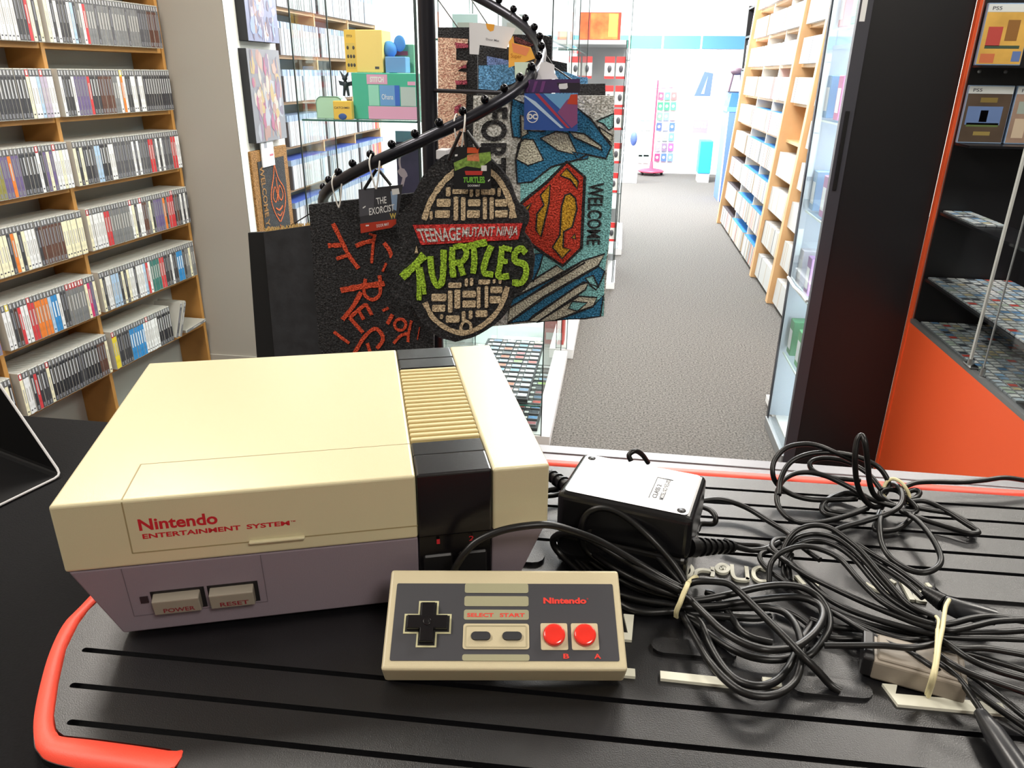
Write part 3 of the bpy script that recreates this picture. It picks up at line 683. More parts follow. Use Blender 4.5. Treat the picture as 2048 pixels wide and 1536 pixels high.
# left wall: recess for the shelving, pillar, second recess
AZ = .065
U = Vector((math.sin(AZ), math.cos(AZ), 0)); N = Vector((math.cos(AZ), -math.sin(AZ), 0)); O = Vector((-1.951, 3.255, 0))
def L3(s, n, z): return O+U*s+N*n+Vector((0, 0, z))
mb = MB(); q = [L3(-4.5, -.145, 0), L3(.03, -.145, 0), L3(.03, -.26, 0), L3(-4.5, -.26, 0)]
mb.prism(q, (0, 0, CEILZ), WALLG); struct('wall_left', mb)
mb = MB(); mb.prism([(-2.3, 3.272, 0), (-1.668, 3.272, 0), (-1.700, 3.45, 0), (-1.700, 3.82, 0), (-2.3, 3.82, 0)], (0, 0, CEILZ), WALLG)
mb.add([(-1.666, 3.272, 0), (-1.698, 3.45, 0), (-1.698, 3.82, 0), (-1.698, 3.82, CEILZ), (-1.698, 3.45, CEILZ), (-1.666, 3.272, CEILZ)], [[0, 1, 4, 5], [1, 2, 3, 4]], WALLW)
struct('wall_pillar', mb)
mb = MB(); mb.box((-2.12, 3.8, 0), (-2.05, 12.25, CEILZ), WALLW); struct('wall_far_left', mb)
mb = MB(); mb.box((-2.0, 3.262, 0), (-1.672, 3.272, .095), WALLG); struct('baseboard_pillar', mb)

# ceiling lights: white panels over the shop
LP = [(.2, 3.35), (.35, 5.6), (.35, 7.9), (.35, 10.2), (-1.25, 1.7), (-1.3, 5.6), (-1.3, 8.0), (-1.3, 10.6), (2.0, 5.6), (2.0, 8.6), (-1.3, .1), (.9, -.8), (1.35, 3.2), (-.22, 4.5), (1.32, 1.5)]
names = ['nearest ceiling light panel over the aisle', 'second ceiling light panel over the aisle', 'third ceiling light panel over the aisle', 'farthest ceiling light panel over the aisle',
 'ceiling light panel over the left wall shelves', 'ceiling light panel over the far left shelves', 'ceiling light panel between the far shelves', 'ceiling light panel in the far left corner',
 'ceiling light panel over the right bookcases', 'ceiling light panel right of the far aisle', 'ceiling light panel left above the counter', 'ceiling light panel above the camera side of the counter', 'ceiling light panel over the black display unit', 'ceiling light panel above the glass cabinets', 'fill panel added right above the end of the counter for the display unit']  # last panel is an unseen fill, added to brighten the black display unit
PW = [70, 36, 190, 340, 32, 11, 45, 110, 26, 100, 24, 21, 45, 46, 30]
for (x, y), nm, pw in zip(LP, names, PW):
    t = thing('ceiling_light', 'white '+nm, 'ceiling light', (x, y, CEILZ-.03))
    lx, ly = (.58, .38) if y in (3.35, 4.5) else (.32, .32)
    mb = MB(); mb.box((x-lx, y-ly, CEILZ-.03), (x+lx, y+ly, CEILZ-.001), WHITE, .004, 1); mb.build('light_frame', t)
    mb = MB(); mb.box((x-lx+.03, y-ly+.03, CEILZ-.034), (x+lx-.03, y+ly-.03, CEILZ-.0301), emis('lit diffuser', 'fffaf2', 6)); mb.build('diffuser', t)
    ld = bpy.data.lights.new('panel_lamp', 'AREA'); ld.shape = 'RECTANGLE'; ld.size = 2*lx-.08; ld.size_y = 2*ly-.08; ld.energy = pw
    ld.color = (1, .93, .84) if y < 4 else (.93, .97, 1)
    lo = bpy.data.objects.new('panel_lamp', ld); C.objects.link(lo); lo.parent = t; lo.location = (0, 0, -.012)
w = bpy.data.worlds.new('w'); S.world = w; w.use_nodes = True
w.node_tree.nodes['Background'].inputs[0].default_value = (.9, .95, 1, 1); w.node_tree.nodes['Background'].inputs[1].default_value = .25
# ================================================================ game cases and shelving
COL = dict(K='3c3b40', k='38373d', D='55545a', G='77777a', g='8c8c8e', W='e4e3e6', C='ece4c4', R='c93a40', P='c7306a', B='2f86c8', b='a9c4e2', O='e07a30', Y='e3cb35', V='6a5a86', v='7b6f9a',
           N='4a3028', n='5b3a30', T='35706a', L='b4a8bd', y='8a8442', w='d7dbe6', X='24232a')
SHELL = mat('clear grey case plastic', 'b9b8b2', .25, spec=.6)
HEAD = mat('dark case header', '57565b', .4); HEADR = mat('red case header', 'b52a35', .4); HEADY = mat('yellow case header', 'dcc52f', .4)
TITLE = mat('pale title print', 'b9b9bd', .5); MARK = mat('dark print', '4c4c55', .5)
CW, CD, CH = .0150, .135, .160
cmesh = {}
def case_meshes(k):
    """k = colour letter plus header flag; returns (shell mesh, spine label mesh), origin at the bottom centre of the spine"""
    if k in cmesh: return cmesh[k]
    c = k[0]; hd = {'r': HEADR, 'y': HEADY}.get(k[1:], HEAD)
    a = MB(); w = CW/2-.0005
    a.box((-w, 0, 0), (w, CD, CH), SHELL, .0012, 1)
    b = MB(); M_ = mat('spine '+c, COL[c], .42, noise=.18, nscale=45)
    b.box((-w+.0008, -.0005, .003), (w-.0008, .0004, CH*.84), M_); b.box((-w+.0008, -.0005, CH*.84), (w-.0008, .0004, CH-.004), hd)
    b.box((-w*.45, -.0008, CH*.87), (w*.45, -.0004, CH*.96), TITLE if hd is HEAD else WHITE)
    if c in 'KkDXVNnvy':
        b.box((-w*.4, -.0009, CH*.42), (w*.4, -.0004, CH*.78), TITLE if c in 'kX' else mat('dim title print', '7d7d84', .5)); b.box((-w*.5, -.0009, CH*.04), (w*.5, -.0004, CH*.13), mat('dim title print', '7d7d84', .5))
    elif c in 'WCwbLg':
        b.box((-w*.3, -.0009, CH*.3), (w*.3, -.0004, CH*.62), mat('soft print', 'b9b6b4', .5)); b.box((-w*.45, -.0009, CH*.08), (w*.45, -.0004, CH*.11), MARK)
    else: b.box((-w*.35, -.0009, CH*.35), (w*.35, -.0004, CH*.7), WHITE if c in 'B' else mat('soft print', 'b9b6b4', .5))
    def mk(mb, nm):
        o = mb.build(nm); me = o.data; bpy.data.objects.remove(o); return me
    cmesh[k] = (mk(a, 'game_case'), mk(b, 'spine_label')); return cmesh[k]
import re
def expand(s):
    out = []
    for c, f, n in re.findall(r'([A-Za-z])([*!]?)(\d*)', s):
        out += [c+{'': '', '*': 'r', '!': 'y'}[f]]*(int(n) if n else 1)
    return out
ROT = frame((0, 0, 0), U, (0, 0, 1))     # local x along the shelf, y to the back
def back(v): return v
CNAME = dict(K='black', k='black', D='dark grey', G='grey', g='grey', W='white', C='cream', R='red', P='pink', B='blue', b='pale blue', O='orange', Y='yellow', V='purple', v='purple', N='brown', n='brown', T='green', L='lilac grey', y='olive', w='pale', X='black')
RN = ['top', 'second', 'third', 'fourth', 'fifth', 'lowest']
nind = 0
rest = MB()
def put_case(k, s, z, nf, label, group, ind=True, tilt=0.0, yaw=0.0):
    global nind
    M_ = ROT.copy(); M_.translation = L3(s, nf, z); M_ = M_ @ Matrix.Rotation(yaw, 4, 'Z') @ Matrix.Rotation(tilt, 4, 'Y')
    a, b = case_meshes(k)
    if ind:
        o = bpy.data.objects.new('game_case', a); C.objects.link(o); o.matrix_basis = M_; tag(o, label, 'game case', group)
        c = bpy.data.objects.new('spine_label', b); C.objects.link(c); c.parent = o
        nind += 1
    else:
        for me in (a, b):
            for mm in range(len(me.materials)):
                pass
            vs = [v.co.copy() for v in me.vertices]
            for mi_ in range(len(me.materials)):
                fs = [list(p.vertices) for p in me.polygons if p.material_index == mi_]
                if fs: rest.add(vs, fs, me.materials[mi_], False, M_)
ZR = [1.48, 1.238, .996, .754, .512, .27]
SB = -.665; SC = -1.13
# shelving frame
t = thing('wall_shelving', 'beech wall shelving with grey back packed with game cases, left wall', 'shelving', L3(-.6, -.14, 0))
for s in (-.018, SB-.019, SC-.019, SC-.68):
    mb = MB(); mb.hexa([L3(s, -.144, 0), L3(s, .004, 0), L3(s+.018, .004, 0), L3(s+.018, -.144, 0), L3(s, -.144, 2.1), L3(s, .004, 2.1), L3(s+.018, .004, 2.1), L3(s+.018, -.144, 2.1)], WOOD, .001, 1); mb.build('side_panel', t)
for z in [1.722]+ZR:
    for a, b in ((SB, -.018), (SC, SB-.019), (SC-.66, SC-.019)):
        mb = MB(); mb.hexa([L3(a, -.144, z-.018), L3(a, .0, z-.018), L3(b, .0, z-.018), L3(b, -.144, z-.018), L3(a, -.144, z), L3(a, .0, z), L3(b, .0, z), L3(b, -.144, z)], WOOD); mb.build('shelf', t)
SHELFG = mat('grey shelf back', 'a9a8a2', .8)
mb = MB(); mb.hexa([L3(SC-.66, -.1445, 0), L3(SC-.66, -.1442, 0), L3(0, -.1442, 0), L3(0, -.1445, 0), L3(SC-.66, -.1445, 2.1), L3(SC-.66, -.1442, 2.1), L3(0, -.1442, 2.1), L3(0, -.1445, 2.1)], SHELFG); mb.build('back_panel', t)
rowsR = ['C W K W K2 K W b K G W R G3 D G4 D G5 D G4 D4 n4 D3 K2', 'W K2 k W V4 R k3 n5 G2 W O! W K2 W2 K W2 K k9', 'C K C K k2 D b2 k3 W2 D7 W D W D4 R2 D W K W D4 R2 W2 D2 G K C W2 W R',
         'C* W5 R2 G8 W* C K W W* n2 G C K V4 O K R2 R* K n K W K', 'C K W2 b3 K C K C W2 K W3 b R W T4 R R K3 W K2 B3 K G2 C G3 W G3', 'Y* Y K5 B6 W W* W4 X6']
rowsM = ['K W W* W W W K3 R C K C', 'k8 k4 C* W2 b L* L W W', 'y6 y2 V2 O V2 K k4 W* K V C V W* W C W2', 'X2 b4 W K W2 C* C2 C K O C K C W2 W K n7 C7', 'v V4 C W K W2 O V3 K C W K W W! K N R W2 R* R O4 b B2 W K2 G*6 C P V C', 'X2 C* K2 G O C* W2 k R k2 K C* X9 K2 X5 n3 C']
for r in range(6):
    seqs = expand(rowsR[r]); x = SB+.004
    lim = -.024 if r < 5 else -.27
    i = 0
    while x+CW < lim:
        k = seqs[min(i, len(seqs)-1)] if i < len(seqs) else seqs[-1-(i % 3)]
        lab = f'{CNAME[k[0]]}-spined game case in the {RN[r]} row of the right bay, left wall shelving'
        ind = r > 0 or i < 16
        put_case(k, x+CW/2, ZR[r], .028+rnd.uniform(-.0015, .0015), lab, lab, ind)
        x += CW+rnd.choice((0, 0, .0004)); i += 1
    seqs = expand(rowsM[r]); x = SB-.020; i = len(seqs)-1; lo = [-1.0, -1.05, -1.1, SC, SC, SC][r]
    while x-CW > lo:
        k = seqs[i] if i >= 0 else seqs[(-i) % 6]
        lab = f'{CNAME[k[0]]}-spined game case in the {RN[r]} row of the middle bay, left wall shelving'
        put_case(k, x-CW/2, ZR[r], .028+rnd.uniform(-.0015, .0015), lab, lab, r > 0)
        x -= CW+rnd.choice((0, 0, .0004)); i -= 1
# third bay: last few cases of two rows
for j in range(5): put_case('v', SC-.025-CW*(j+.5), ZR[4], .028, '', '', False)
for j, k in enumerate(['X', 'C', 'X', 'W', 'W']): put_case(k, SC-.025-CW*(j+.5), ZR[5], .028, '', '', False)
# cases that have slumped over at the open end of the lowest row
for j, (s, tl, yw, nn) in enumerate(((-.262, .45, 0, .03), (-.2445, .45, 0, .037), (-.227, .45, 0, .024), (-.19, 1.52, 0, .03))):
    put_case(['D', 'G', 'D', 'G'][j], s, ZR[5]+(.0042 if j < 3 else .0088), nn, ['dark case leaning against the end of the lowest row, left wall shelving', 'grey case leaning at the open end of the lowest shelf', 'dark case slumped sideways at the end of the lowest shelf', 'grey case lying nearly flat at the end of the lowest shelf'][j], 'slumped cases on the lowest shelf', True, tl, yw)
o = solo('game_cases', rest, 'remaining game cases filling the top row and third bay of the left wall shelving', 'game cases', None, 'stuff')

# ---- second shelving, beyond the pillar: white-spined cases -------------------------------------
t = thing('wall_shelving', 'shelving of white-spined cases on the left wall beyond the canvases', 'shelving', (-1.95, 5.1, 0))
xs = -1.9; ys = [4.262, 4.872, 5.482, 6.092]
for y in ys:
    mb = MB(); mb.box((xs-.15, y-.009, 0), (xs, y+.009, 2.3), WOODL, .001, 1); mb.build('side_panel', t)
ZM = [1.722, 1.48, 1.238, .996, .754, .512, .27]
for z in ZM:
    for a, b in zip(ys[:-1], ys[1:]):
        mb = MB(); mb.box((xs-.15, a+.01, z-.018), (xs-.004, b-.01, z), WOODL); mb.build('shelf', t)
mb = MB(); mb.box((xs-.1495, ys[0], 0), (xs-.149, ys[-1], 2.3), mat('pale blue shelf back', 'a8bcc4', .7)); mb.build('back_panel', t)
white = MB()
HB = mat('pale blue header', '8093ad', .35); BL = mat('blue case top', '4a62b4', .4); WS = mat('white spine', 'bcbcc0', .4); WS2 = mat('cool white spine', 'a0a8b6', .4); WS3 = mat('dark spine', '3f3a40', .4)
for z in ZM:
    for bi, (a, b) in enumerate(zip(ys[:-1], ys[1:])):
        y = a+.012
        while y+.0155 < b-.012:
            q = rnd.random(); m = WS if q < .8 else (WS2 if q < .96 else WS3)
            if bi == 2 and z in (1.48, .996, .754) and y > b-.3: m = rnd.choice([mat('spine C', COL['C'], .42), WS, mat('spine O', COL['O'], .42), WS2, mat('spine R', COL['R'], .42)])
            if y < a+.013: m = WS3
            h = .168; xf = xs+.024+rnd.uniform(-.002, .002)
            white.box((xf-.13, y, z), (xf, y+.0136, z+h*.8), m); white.box((xf-.13, y, z+h*.8), (xf-.0005, y+.0145, z+h-.002), HB if z < 1.2 or rnd.random() < .7 else WS)
            white.box((xf-.13, y, z+h-.0019), (xf, y+.0145, z+h), BL if z < .9 else HB)
            y += .0152
solo('game_cases', white, 'long rows of white-spined game cases filling the shelving beyond the canvases', 'game cases', None, 'stuff')
# individual nearest white ones already countable only as rows

# ---- right bookcases --------------------------------------------------------------------------
LEAN = Matrix.Translation((1.085, 0, 0)) @ Matrix.Rotation(.065, 4, 'Y')
t = thing('bookcase', 'tall leaning beech bookcase of white game cases right of the aisle', 'bookcase', M=LEAN @ Matrix.Translation((.15, 6.5, 0)))
def bx(nm, lo, hi, m, par=t, bev=0):
    mb = MB(); mb.box(lo, hi, m, bev, 1, M=LEAN); return mb.build(nm, par)
PB = [3.95, 5.05, 5.76, 8.0]
for i, y in enumerate(PB): bx('side_panel', (-.055, y-.03, 0), (.28, y+.03, 2.5), WOODL, t, .001)
THINW = mat('white panel edge', 'ece8e0', .5)
for y in (6.5, 7.25, 4.5): bx('side_panel', (-.003, y-.009, 0), (.26, y+.009, 2.5), THINW)
bx('back_panel', (.265, 3.95, 0), (.27, 8, 2.5), WOODL)
ZB = [.03, .272, .514, .756, .998, 1.24, 1.482, 1.724, 1.966]
for z in ZB:
    for a, b in zip(PB[:-1], PB[1:]): bx('shelf', (0, a+.018, z-.02), (.262, b-.018, z), WOODL)
rb = MB(); WBR = mat('bright white spine', 'c6c6c4', .4); CRB = mat('cream spine', 'b9a995', .4); BLT = mat('blue case lid', '2f7fd0', .4); GRN = mat('green spine', '8fc066', .5)
for zi, z in enumerate(ZB):
    for a, b in ((3.97, 5.03), (5.07, 5.74), (5.78, 6.49), (6.51, 7.24), (7.26, 7.98)):
        if zi == 4 and a == 5.07: continue
        y = a+.004; blk = rnd.randint(8, 14); m = WBR
        full = b-a-rnd.uniform(0, .06)
        while y+.0155 < a+full:
            q = rnd.random()
            if a > 5.7: m = WBR if q < (.45 if zi < 4 else .7) else (CRB if q < .8 else (WS2 if q < .88 else (WS3 if q < .96 else mat('spine R', COL['R'], .42))))
            else: m = WBR if q < .9 else (CRB if q < .98 else WS3)
            if a == 5.07 and zi == 0 and y < 5.16: m = GRN
            top = BLT if (a in (5.78, 6.51) and zi in (0, 1, 2, 3, 4)) else (WS3 if a == 7.26 and zi < 3 else m)
            h = .158
            rb.box((-.032, y, z), (.10, y+.0128, z+h-.002), m, M=LEAN); rb.box((-.032, y, z+h-.002), (.10, y+.0148, z+h), top, M=LEAN)
            y += .0156
solo('game_cases', rb, 'packed rows of white and cream game cases in the leaning bookcase', 'game cases', None, 'stuff')
# dark shelf unit at the far end of the bookcases, on top of a blue-fronted base
t = thing('bookcase', 'dark-edged wall shelf of books above blue crates at the far right', 'bookcase', (1.5, 8.7, 0))
mb = MB()
for y in (8.2, 8.75, 9.3): mb.box((1.28, y-.015, 1.45), (1.6, y+.015, 2.1), BLKM)
for z in (1.48, 1.8, 2.08): mb.box((1.28, 8.2, z-.02), (1.6, 9.3, z), BLKM)
mb.build('shelf_frame', t)
mb = MB(); mb.box((1.28, 8.2, 1.2), (1.6, 9.3, 1.45), mat('soft blue panel', '6f98c8', .5)); mb.box((1.29, 8.2, 0), (1.6, 9.3, 1.2), WHITE); mb.build('blue_base', t)
bk = []
base = MB(); base.box((0, 0, 0), (.2, .05, .27), WBR, .002, 1)
o0 = base.build('book'); recentre(o0); n_ = 0
for y in [8.23+i*.062 for i in range(8)]+[8.78+i*.062 for i in range(8)]:
    o_ = o0 if n_ == 0 else o0.copy()
    if n_: C.objects.link(o_)
    o_.location = (1.4, y+.02, 1.4805); o_.scale = (1, 1, .85+.1*(n_ % 3)); n_ += 1
    tag(o_, 'tall white-spined book on the dark-edged shelf above the blue crates', 'book', 'books on the dark shelf')
# ================================================================ canvases, hanging mat on the pillar, glass cabinets, boxes
def canvas(label, y0, y1, z0, z1, cols, seed):
    t = thing('canvas_print', label, 'canvas print', (-1.69, (y0+y1)/2, z0))
    mb = MB(); mb.box((-1.697, y0, z0), (-1.652, y1, z1), mat('black canvas edge', '1b1b1f', .6), .002, 1); mb.build('stretched_frame', t)
    r = random.Random(seed); mb = MB()
    mb.add([(-1.6515, y0+.001, z0+.001), (-1.6515, y1-.001, z0+.001), (-1.6515, y1-.001, z1-.001), (-1.6515, y0+.001, z1-.001)], [[0, 1, 2, 3]], mat('canvas ground '+cols[0], cols[0], .35))
    for i in range(110):
        c = cols[1+i % (len(cols)-1)]; y = r.uniform(y0+.03, y1-.03); z = z0+(z1-z0)*(.06+.86*r.random()); w_ = r.uniform(.008, .035); h_ = r.uniform(.02, .07)
        n_ = r.randint(5, 8); P_ = []
        for k in range(n_):
            a = 2*PI*k/n_+r.uniform(-.2, .2); P_.append((-1.6513+i*.00001, min(max(y+math.cos(a)*w_*r.uniform(.5, 1), y0+.003), y1-.003), min(max(z+math.sin(a)*h_*r.uniform(.5, 1), z0+.003), z1-.003)))
        mb.add(P_, [list(range(n_))], mat('paint '+c, c, .35))
    mb.build('painted_front', t)
canvas('canvas print with a blue upper half and purple figures, upper one on the white pillar', 3.44, 3.765, 1.52, 1.92, ['6f7390', '5f5268', '7786b0', '54465f', '86665a', '8d88a8', 'cfcade'], 3)
canvas('canvas print of a crowded pink and gold scene, lower one on the white pillar', 3.405, 3.745, 1.09, 1.49, ['77767c', '96746c', 'a38d60', '7a647a', 'a08478', '94506a', 'aaa096', '6c6272', '96969f'], 5)
KHA = coir('golden brown coir', '8f6430'); KBL = coir('black coir', '222225'); KTAN = coir('tan coir', 'b39a72'); KORG = coir('orange print coir', 'c45a22')
t = thing('door_mat', 'black and brown welcome door mat hung on the white pillar below the canvases', 'door mat', (-1.67, 3.6, .43))
mb = MB(); mb.box((-1.69, 3.375, .43), (-1.672, 3.77, 1.055), KHA, .002, 1)
mb.box((-1.6722, 3.43, .47), (-1.669, 3.72, 1.005), KBL)
xw = -1.6688
text_on(mb, 'WELCOME YOU', [(xw, 3.44, .985), (xw, 3.44, .63), (xw, 3.485, .63), (xw, 3.485, .985)], KHA, .0004, .02, .001)
def yz(pts, w, m=KORG, closed=False): ribbon(mb, catmull([Vector((xw, y, .98-(.95-z)*.72)) for y, z in pts], 5, closed), w, .0015, (1, 0, 0), m, closed)
yz([(3.60, .95), (3.575, .86), (3.535, .77), (3.53, .70), (3.56, .62), (3.60, .56)], .007); yz([(3.60, .95), (3.63, .85), (3.68, .78), (3.69, .70), (3.66, .62), (3.61, .56)], .007)
yz([(3.58, .80), (3.55, .74), (3.575, .70), (3.60, .74)], .006, KORG, True); yz([(3.635, .80), (3.665, .74), (3.64, .70), (3.615, .74)], .006, KORG, True)
yz([(3.57, .66), (3.61, .64), (3.65, .66)], .008); yz([(3.58, .62), (3.61, .60), (3.64, .62)], .006); yz([(3.605, .86), (3.608, .78), (3.605, .70)], .006)
yz([(3.60, .54), (3.605, .5), (3.61, .475)], .005)
mb.build('mat', t)
mb = MB(); mb.box((-1.669, 3.47, .975), (-1.662, 3.60, 1.10), mat('white card', 'e6e6ea', .5), .001, 1)
mb.box((-1.6619, 3.50, 1.06), (-1.6614, 3.53, 1.09), mat('grey print', '8d8d95', .5)); mb.box((-1.6619, 3.55, 1.02), (-1.6614, 3.59, 1.03), mat('red print', 'b05a6a', .5))
mb.tube([(-1.665, 3.50, 1.09), (-1.668, 3.535, 1.145), (-1.665, 3.57, 1.09)], .004, BLKM, 8); mb.lathe([(.008, 0), (.008, .02)], (-1.698, 3.535, 1.14), (1, 0, 0), ALU, 10); mb.build('hang_tag', t)

# ---- glass cabinets -----------------------------------------------------------------------------
GL = glass('clear glass', (.93, .975, .96)); GLE = mat('green glass edge', '3b6b62', .2); PLN = mat('white plinth', 'eeeeee', .5); DKE = mat('dark glass edge', '23302f', .3)
def pane(mb, a, b, c, d): mb.add([a, b, c, d], [[0, 1, 2, 3]], GL)
def cabinet(label, x0, x1, y0, y1, z1, shelves, front=True, plinth=.055):
    t = thing('glass_cabinet', label, 'glass cabinet', ((x0+x1)/2, (y0+y1)/2, 0))
    mb = MB(); mb.box((x0, y0-.0, 0), (x1+(.035 if x1 > -.5 else .003), y1, plinth), PLN, .002, 1); mb.build('plinth', t)
    mb = MB(); mb.box((x0, y0+.004, plinth+.0005), (x1, y1-.004, plinth+.004), mat('grey cabinet floor', 'b8bcbc', .5)); mb.build('cabinet_floor', t)
    for nm, q in (('front_glass', [(x0, y0+.002, plinth), (x1, y0+.002, plinth), (x1, y0+.002, z1), (x0, y0+.002, z1)]), ('side_glass', [(x1, y0+.002, plinth), (x1, y1, plinth), (x1, y1, z1), (x1, y0+.002, z1)]),
                  ('side_glass', [(x0, y0+.002, plinth), (x0, y1, plinth), (x0, y1, z1), (x0, y0+.002, z1)])):
        mb = MB(); pane(mb, *q); mb.build(nm, t)
    for x, y in ((x0, y0), (x1, y0), (x1, y1), (x0, y1)):
        mb = MB(); mb.box((x-.002, y-.002, plinth), (x+.002, y+.003, z1), DKE); mb.build('glass_edge', t)
    for z in shelves:
        mb = MB(); mb.box((x0+.006, y0+.012, z), (x1-.006, y0+.015, z+.006), GLE); mb.box((x1-.009, y0+.012, z), (x1-.006, y1-.01, z+.006), GLE)
        pane(mb, (x0+.006, y0+.012, z+.006), (x1-.006, y0+.012, z+.006), (x1-.006, y1-.01, z+.006), (x0+.006, y1-.01, z+.006)); mb.build('glass_shelf', t)
    return t
cabinet('tall glass cabinet with stacked boxes on its shelf, left of the spiral rack', -1.14, -.705, 2.70, 3.05, 2.2, [1.235, 1.72, .75])
cabinet('tall glass cabinet with trays of cartridges at its foot, behind the hanging mats', -.70, -.243, 2.70, 3.72, 2.2, [.175, 1.5, 1.9])
cabinet('glass cabinet farther along the left side of the aisle', -.72, -.215, 3.75, 4.6, 2.2, [.5, 1.0, 1.5, 1.9])
# trays with cartridges ---------------------------------------------------------
TRAY = mat('charcoal tray', '2e3033', .55)
def tray(label, x0, x1, y0, y1, z):
    mb = MB(); mb.box((x0, y0, z), (x1, y1, z+.014), TRAY, .001, 1); return solo('display_tray', mb, label, 'tray')
tray('charcoal slotted tray on the lowest glass shelf, holding rows of cartridges', -.585, -.305, 2.735, 3.45, .182)
tray('charcoal slotted tray on the cabinet floor below the lowest glass shelf', -.585, -.262, 2.73, 3.45, .0595)
cc_cols = ['c9d6e6', '8fb6dc', 'd9582f', '5f8fc0', 'c2cfd8', '9a5a60', '7fae5a', 'e0e4ec', 'b7c6b9', '4f6f94', 'd9c9a0', '3f4550', 'e9eef2', 'c8443a', '9ec24a']
def cart_proto(col, w_, l_, nm='game_cartridge', lab=True):
    mb = MB(); mb.box((-w_/2, -l_/2, 0), (w_/2, l_/2, .006), mat('cartridge shell', '8d9096', .5), .0008, 1); mb.box((-w_/2+.002, -l_/2+.003, .006), (w_/2-.002, l_/2-.003, .0064), mat('art '+col, col, .4, noise=.3, nscale=90))
    o = mb.build(nm); me = o.data; bpy.data.objects.remove(o); return me
pm = MB(); pm.box((-.009, -.009, 0), (.009, .009, .003), WHITE, .0005, 1); o = pm.build('x'); pm_me = o.data; bpy.data.objects.remove(o)
protos = {c: cart_proto(c, .040, .029) for c in cc_cols}
cnm = dict(zip(cc_cols, ['pale blue', 'sky blue', 'orange red', 'blue', 'silver', 'maroon', 'green', 'white', 'grey green', 'navy', 'cream', 'black', 'bright white', 'red', 'lime']))
for (z, xr, lab) in ((.1965, -.330, 'upper cartridge tray in the glass cabinet'), (.074, -.290, 'lower cartridge tray in the glass cabinet')):
    for j in range(13):
        for i in range(4):
            c = rnd.choice(cc_cols+['4f6f94', '5f8fc0', '8fb6dc', 'b7c6b9', '3f4550', '4f6f94', '9a5a60', 'c2cfd8']); x = xr-i*.066; y = 2.765+j*.0535
            o = bpy.data.objects.new('game_cartridge', protos[c]); C.objects.link(o); o.location = (x, y, z)
            tag(o, f'{cnm[c]} labelled game cartridge lying in the {lab}', 'game cartridge', f'{cnm[c]} cartridges in the {lab}')
            k = bpy.data.objects.new('price_sticker', pm_me); C.objects.link(k); k.parent = o; k.location = (-.033, .004, -.0)
            k['label'] = 'white price sticker'
# ---- boxes on the glass shelf of the left cabinet ---------------------------------------------------
yS = 2.76; zS = 1.2415
def Bp(px, py, y=yS): return at(px, py, 'y', y)
def carton(nm, label, px0, px1, z0, z1, y0, dep, mf, cat='box', ml=None, yaw=0.0):
    a = Bp(px0, 200, y0).x; b = Bp(px1, 200, y0).x
    t = thing(nm, label, cat, ((a+b)/2, y0+dep/2, z0), yaw)
    mb = MB(); mb.box((-(b-a)/2, -dep/2, 0), ((b-a)/2, dep/2, z1-z0), mf, .002, 1); mb.build('carton', t, True)
    return t, (b-a)/2, -dep/2
GRNB = mat('sea green card', '4bb59a', .5); PNK = mat('pink card', 'e3a5c6', .5); YEL = mat('yellow card', 'f0c356', .5); YELL = mat('pale yellow card', 'f6d680', .5); BLU = mat('blue card', '6f9fd8', .5); MINT = mat('mint enamel', 'b8dcc2', .35)
t, hw, fy = carton('toy_box', 'large sea green and pink gift box on the glass shelf', 706, 833, zS, zS+.155, 2.76, .14, GRNB)
mb = MB(); w0, w1 = -hw+.055, hw
def pl_(x0, x1, z0, z1, m, e=.0006): mb.box((x0, fy-e, z0), (x1, fy, z1), m)
pl_(w0, w1, .002, .045, PNK); pl_(w0, w0+.075, .118, .150, PNK, .0008); pl_(w0+.045, w0+.1, .047, .115, BLU, .0008); pl_(w0+.1, w0+.118, .047, .115, mat('strong blue', '3a68c8', .5), .0009)
pl_(w0+.121, w1-.002, .047, .110, mat('pale grey card', 'b9c4c4', .5), .0008); pl_(w0+.004, w0+.042, .047, .115, mat('mint card', '9ad8c4', .5), .0008)
pl_(w1-.03, w1-.002, .116, .128, PNK, .0009)
text_on(mb, 'STITCH', [(w0+.012, fy-.0008, .124), (w0+.062, fy-.0008, .124), (w0+.062, fy-.0008, .143), (w0+.012, fy-.0008, .143)], WHITE, .0004, .05)
text_on(mb, 'Ohana', [(w0+.052, fy-.0008, .068), (w0+.094, fy-.0008, .068), (w0+.094, fy-.0008, .086), (w0+.052, fy-.0008, .086)], WHITE, .0004, .0)
mb.build('printed_panel', t, True)
t, hw, fy = carton('toy_box', 'tall yellow box standing on the green and pink gift box', 697, 770, zS+.1555, zS+.293, 2.775, .11, YELL)
mb = MB(); mb.box((-hw-.0006, fy-.0006, .0), (-hw+.040, fy, .137), YEL); mb.box((-hw+.004, fy-.0009, .012), (-hw+.037, fy-.0005, .095), mat('sand card', 'dcb95c', .5))
for i in range(3):
    for j in range(3):
        if (i, j) == (1, 2): continue
        mb.ball((-hw+.01+i*.0105, fy-.001, .024+j*.028), .0042, mat('small dark print', '4a4440', .5), 8, (1, .2, 1.5))
text_on(mb, 'STITCH', [(-hw+.008, fy-.0009, .113), (-hw+.028, fy-.0009, .113), (-hw+.028, fy-.0009, .121), (-hw+.008, fy-.0009, .121)], mat('small dark print', '4a4440', .5), .0003, .01)
mb.box((hw-.03, fy-.0008, .012), (hw-.015, fy, .02), MARK); mb.build('printed_panel', t, True)
t, hw, fy = carton('toy_box', 'small light blue box beside the tall yellow box', 774, 814, zS+.1555, zS+.208, 2.775, .06, BLU)
t, hw, fy = carton('toy_box', 'green box with a red band behind the light blue box', 786, 831, zS+.1555, zS+.25, 2.85, .045, mat('grey green card', '6fa98e', .5))
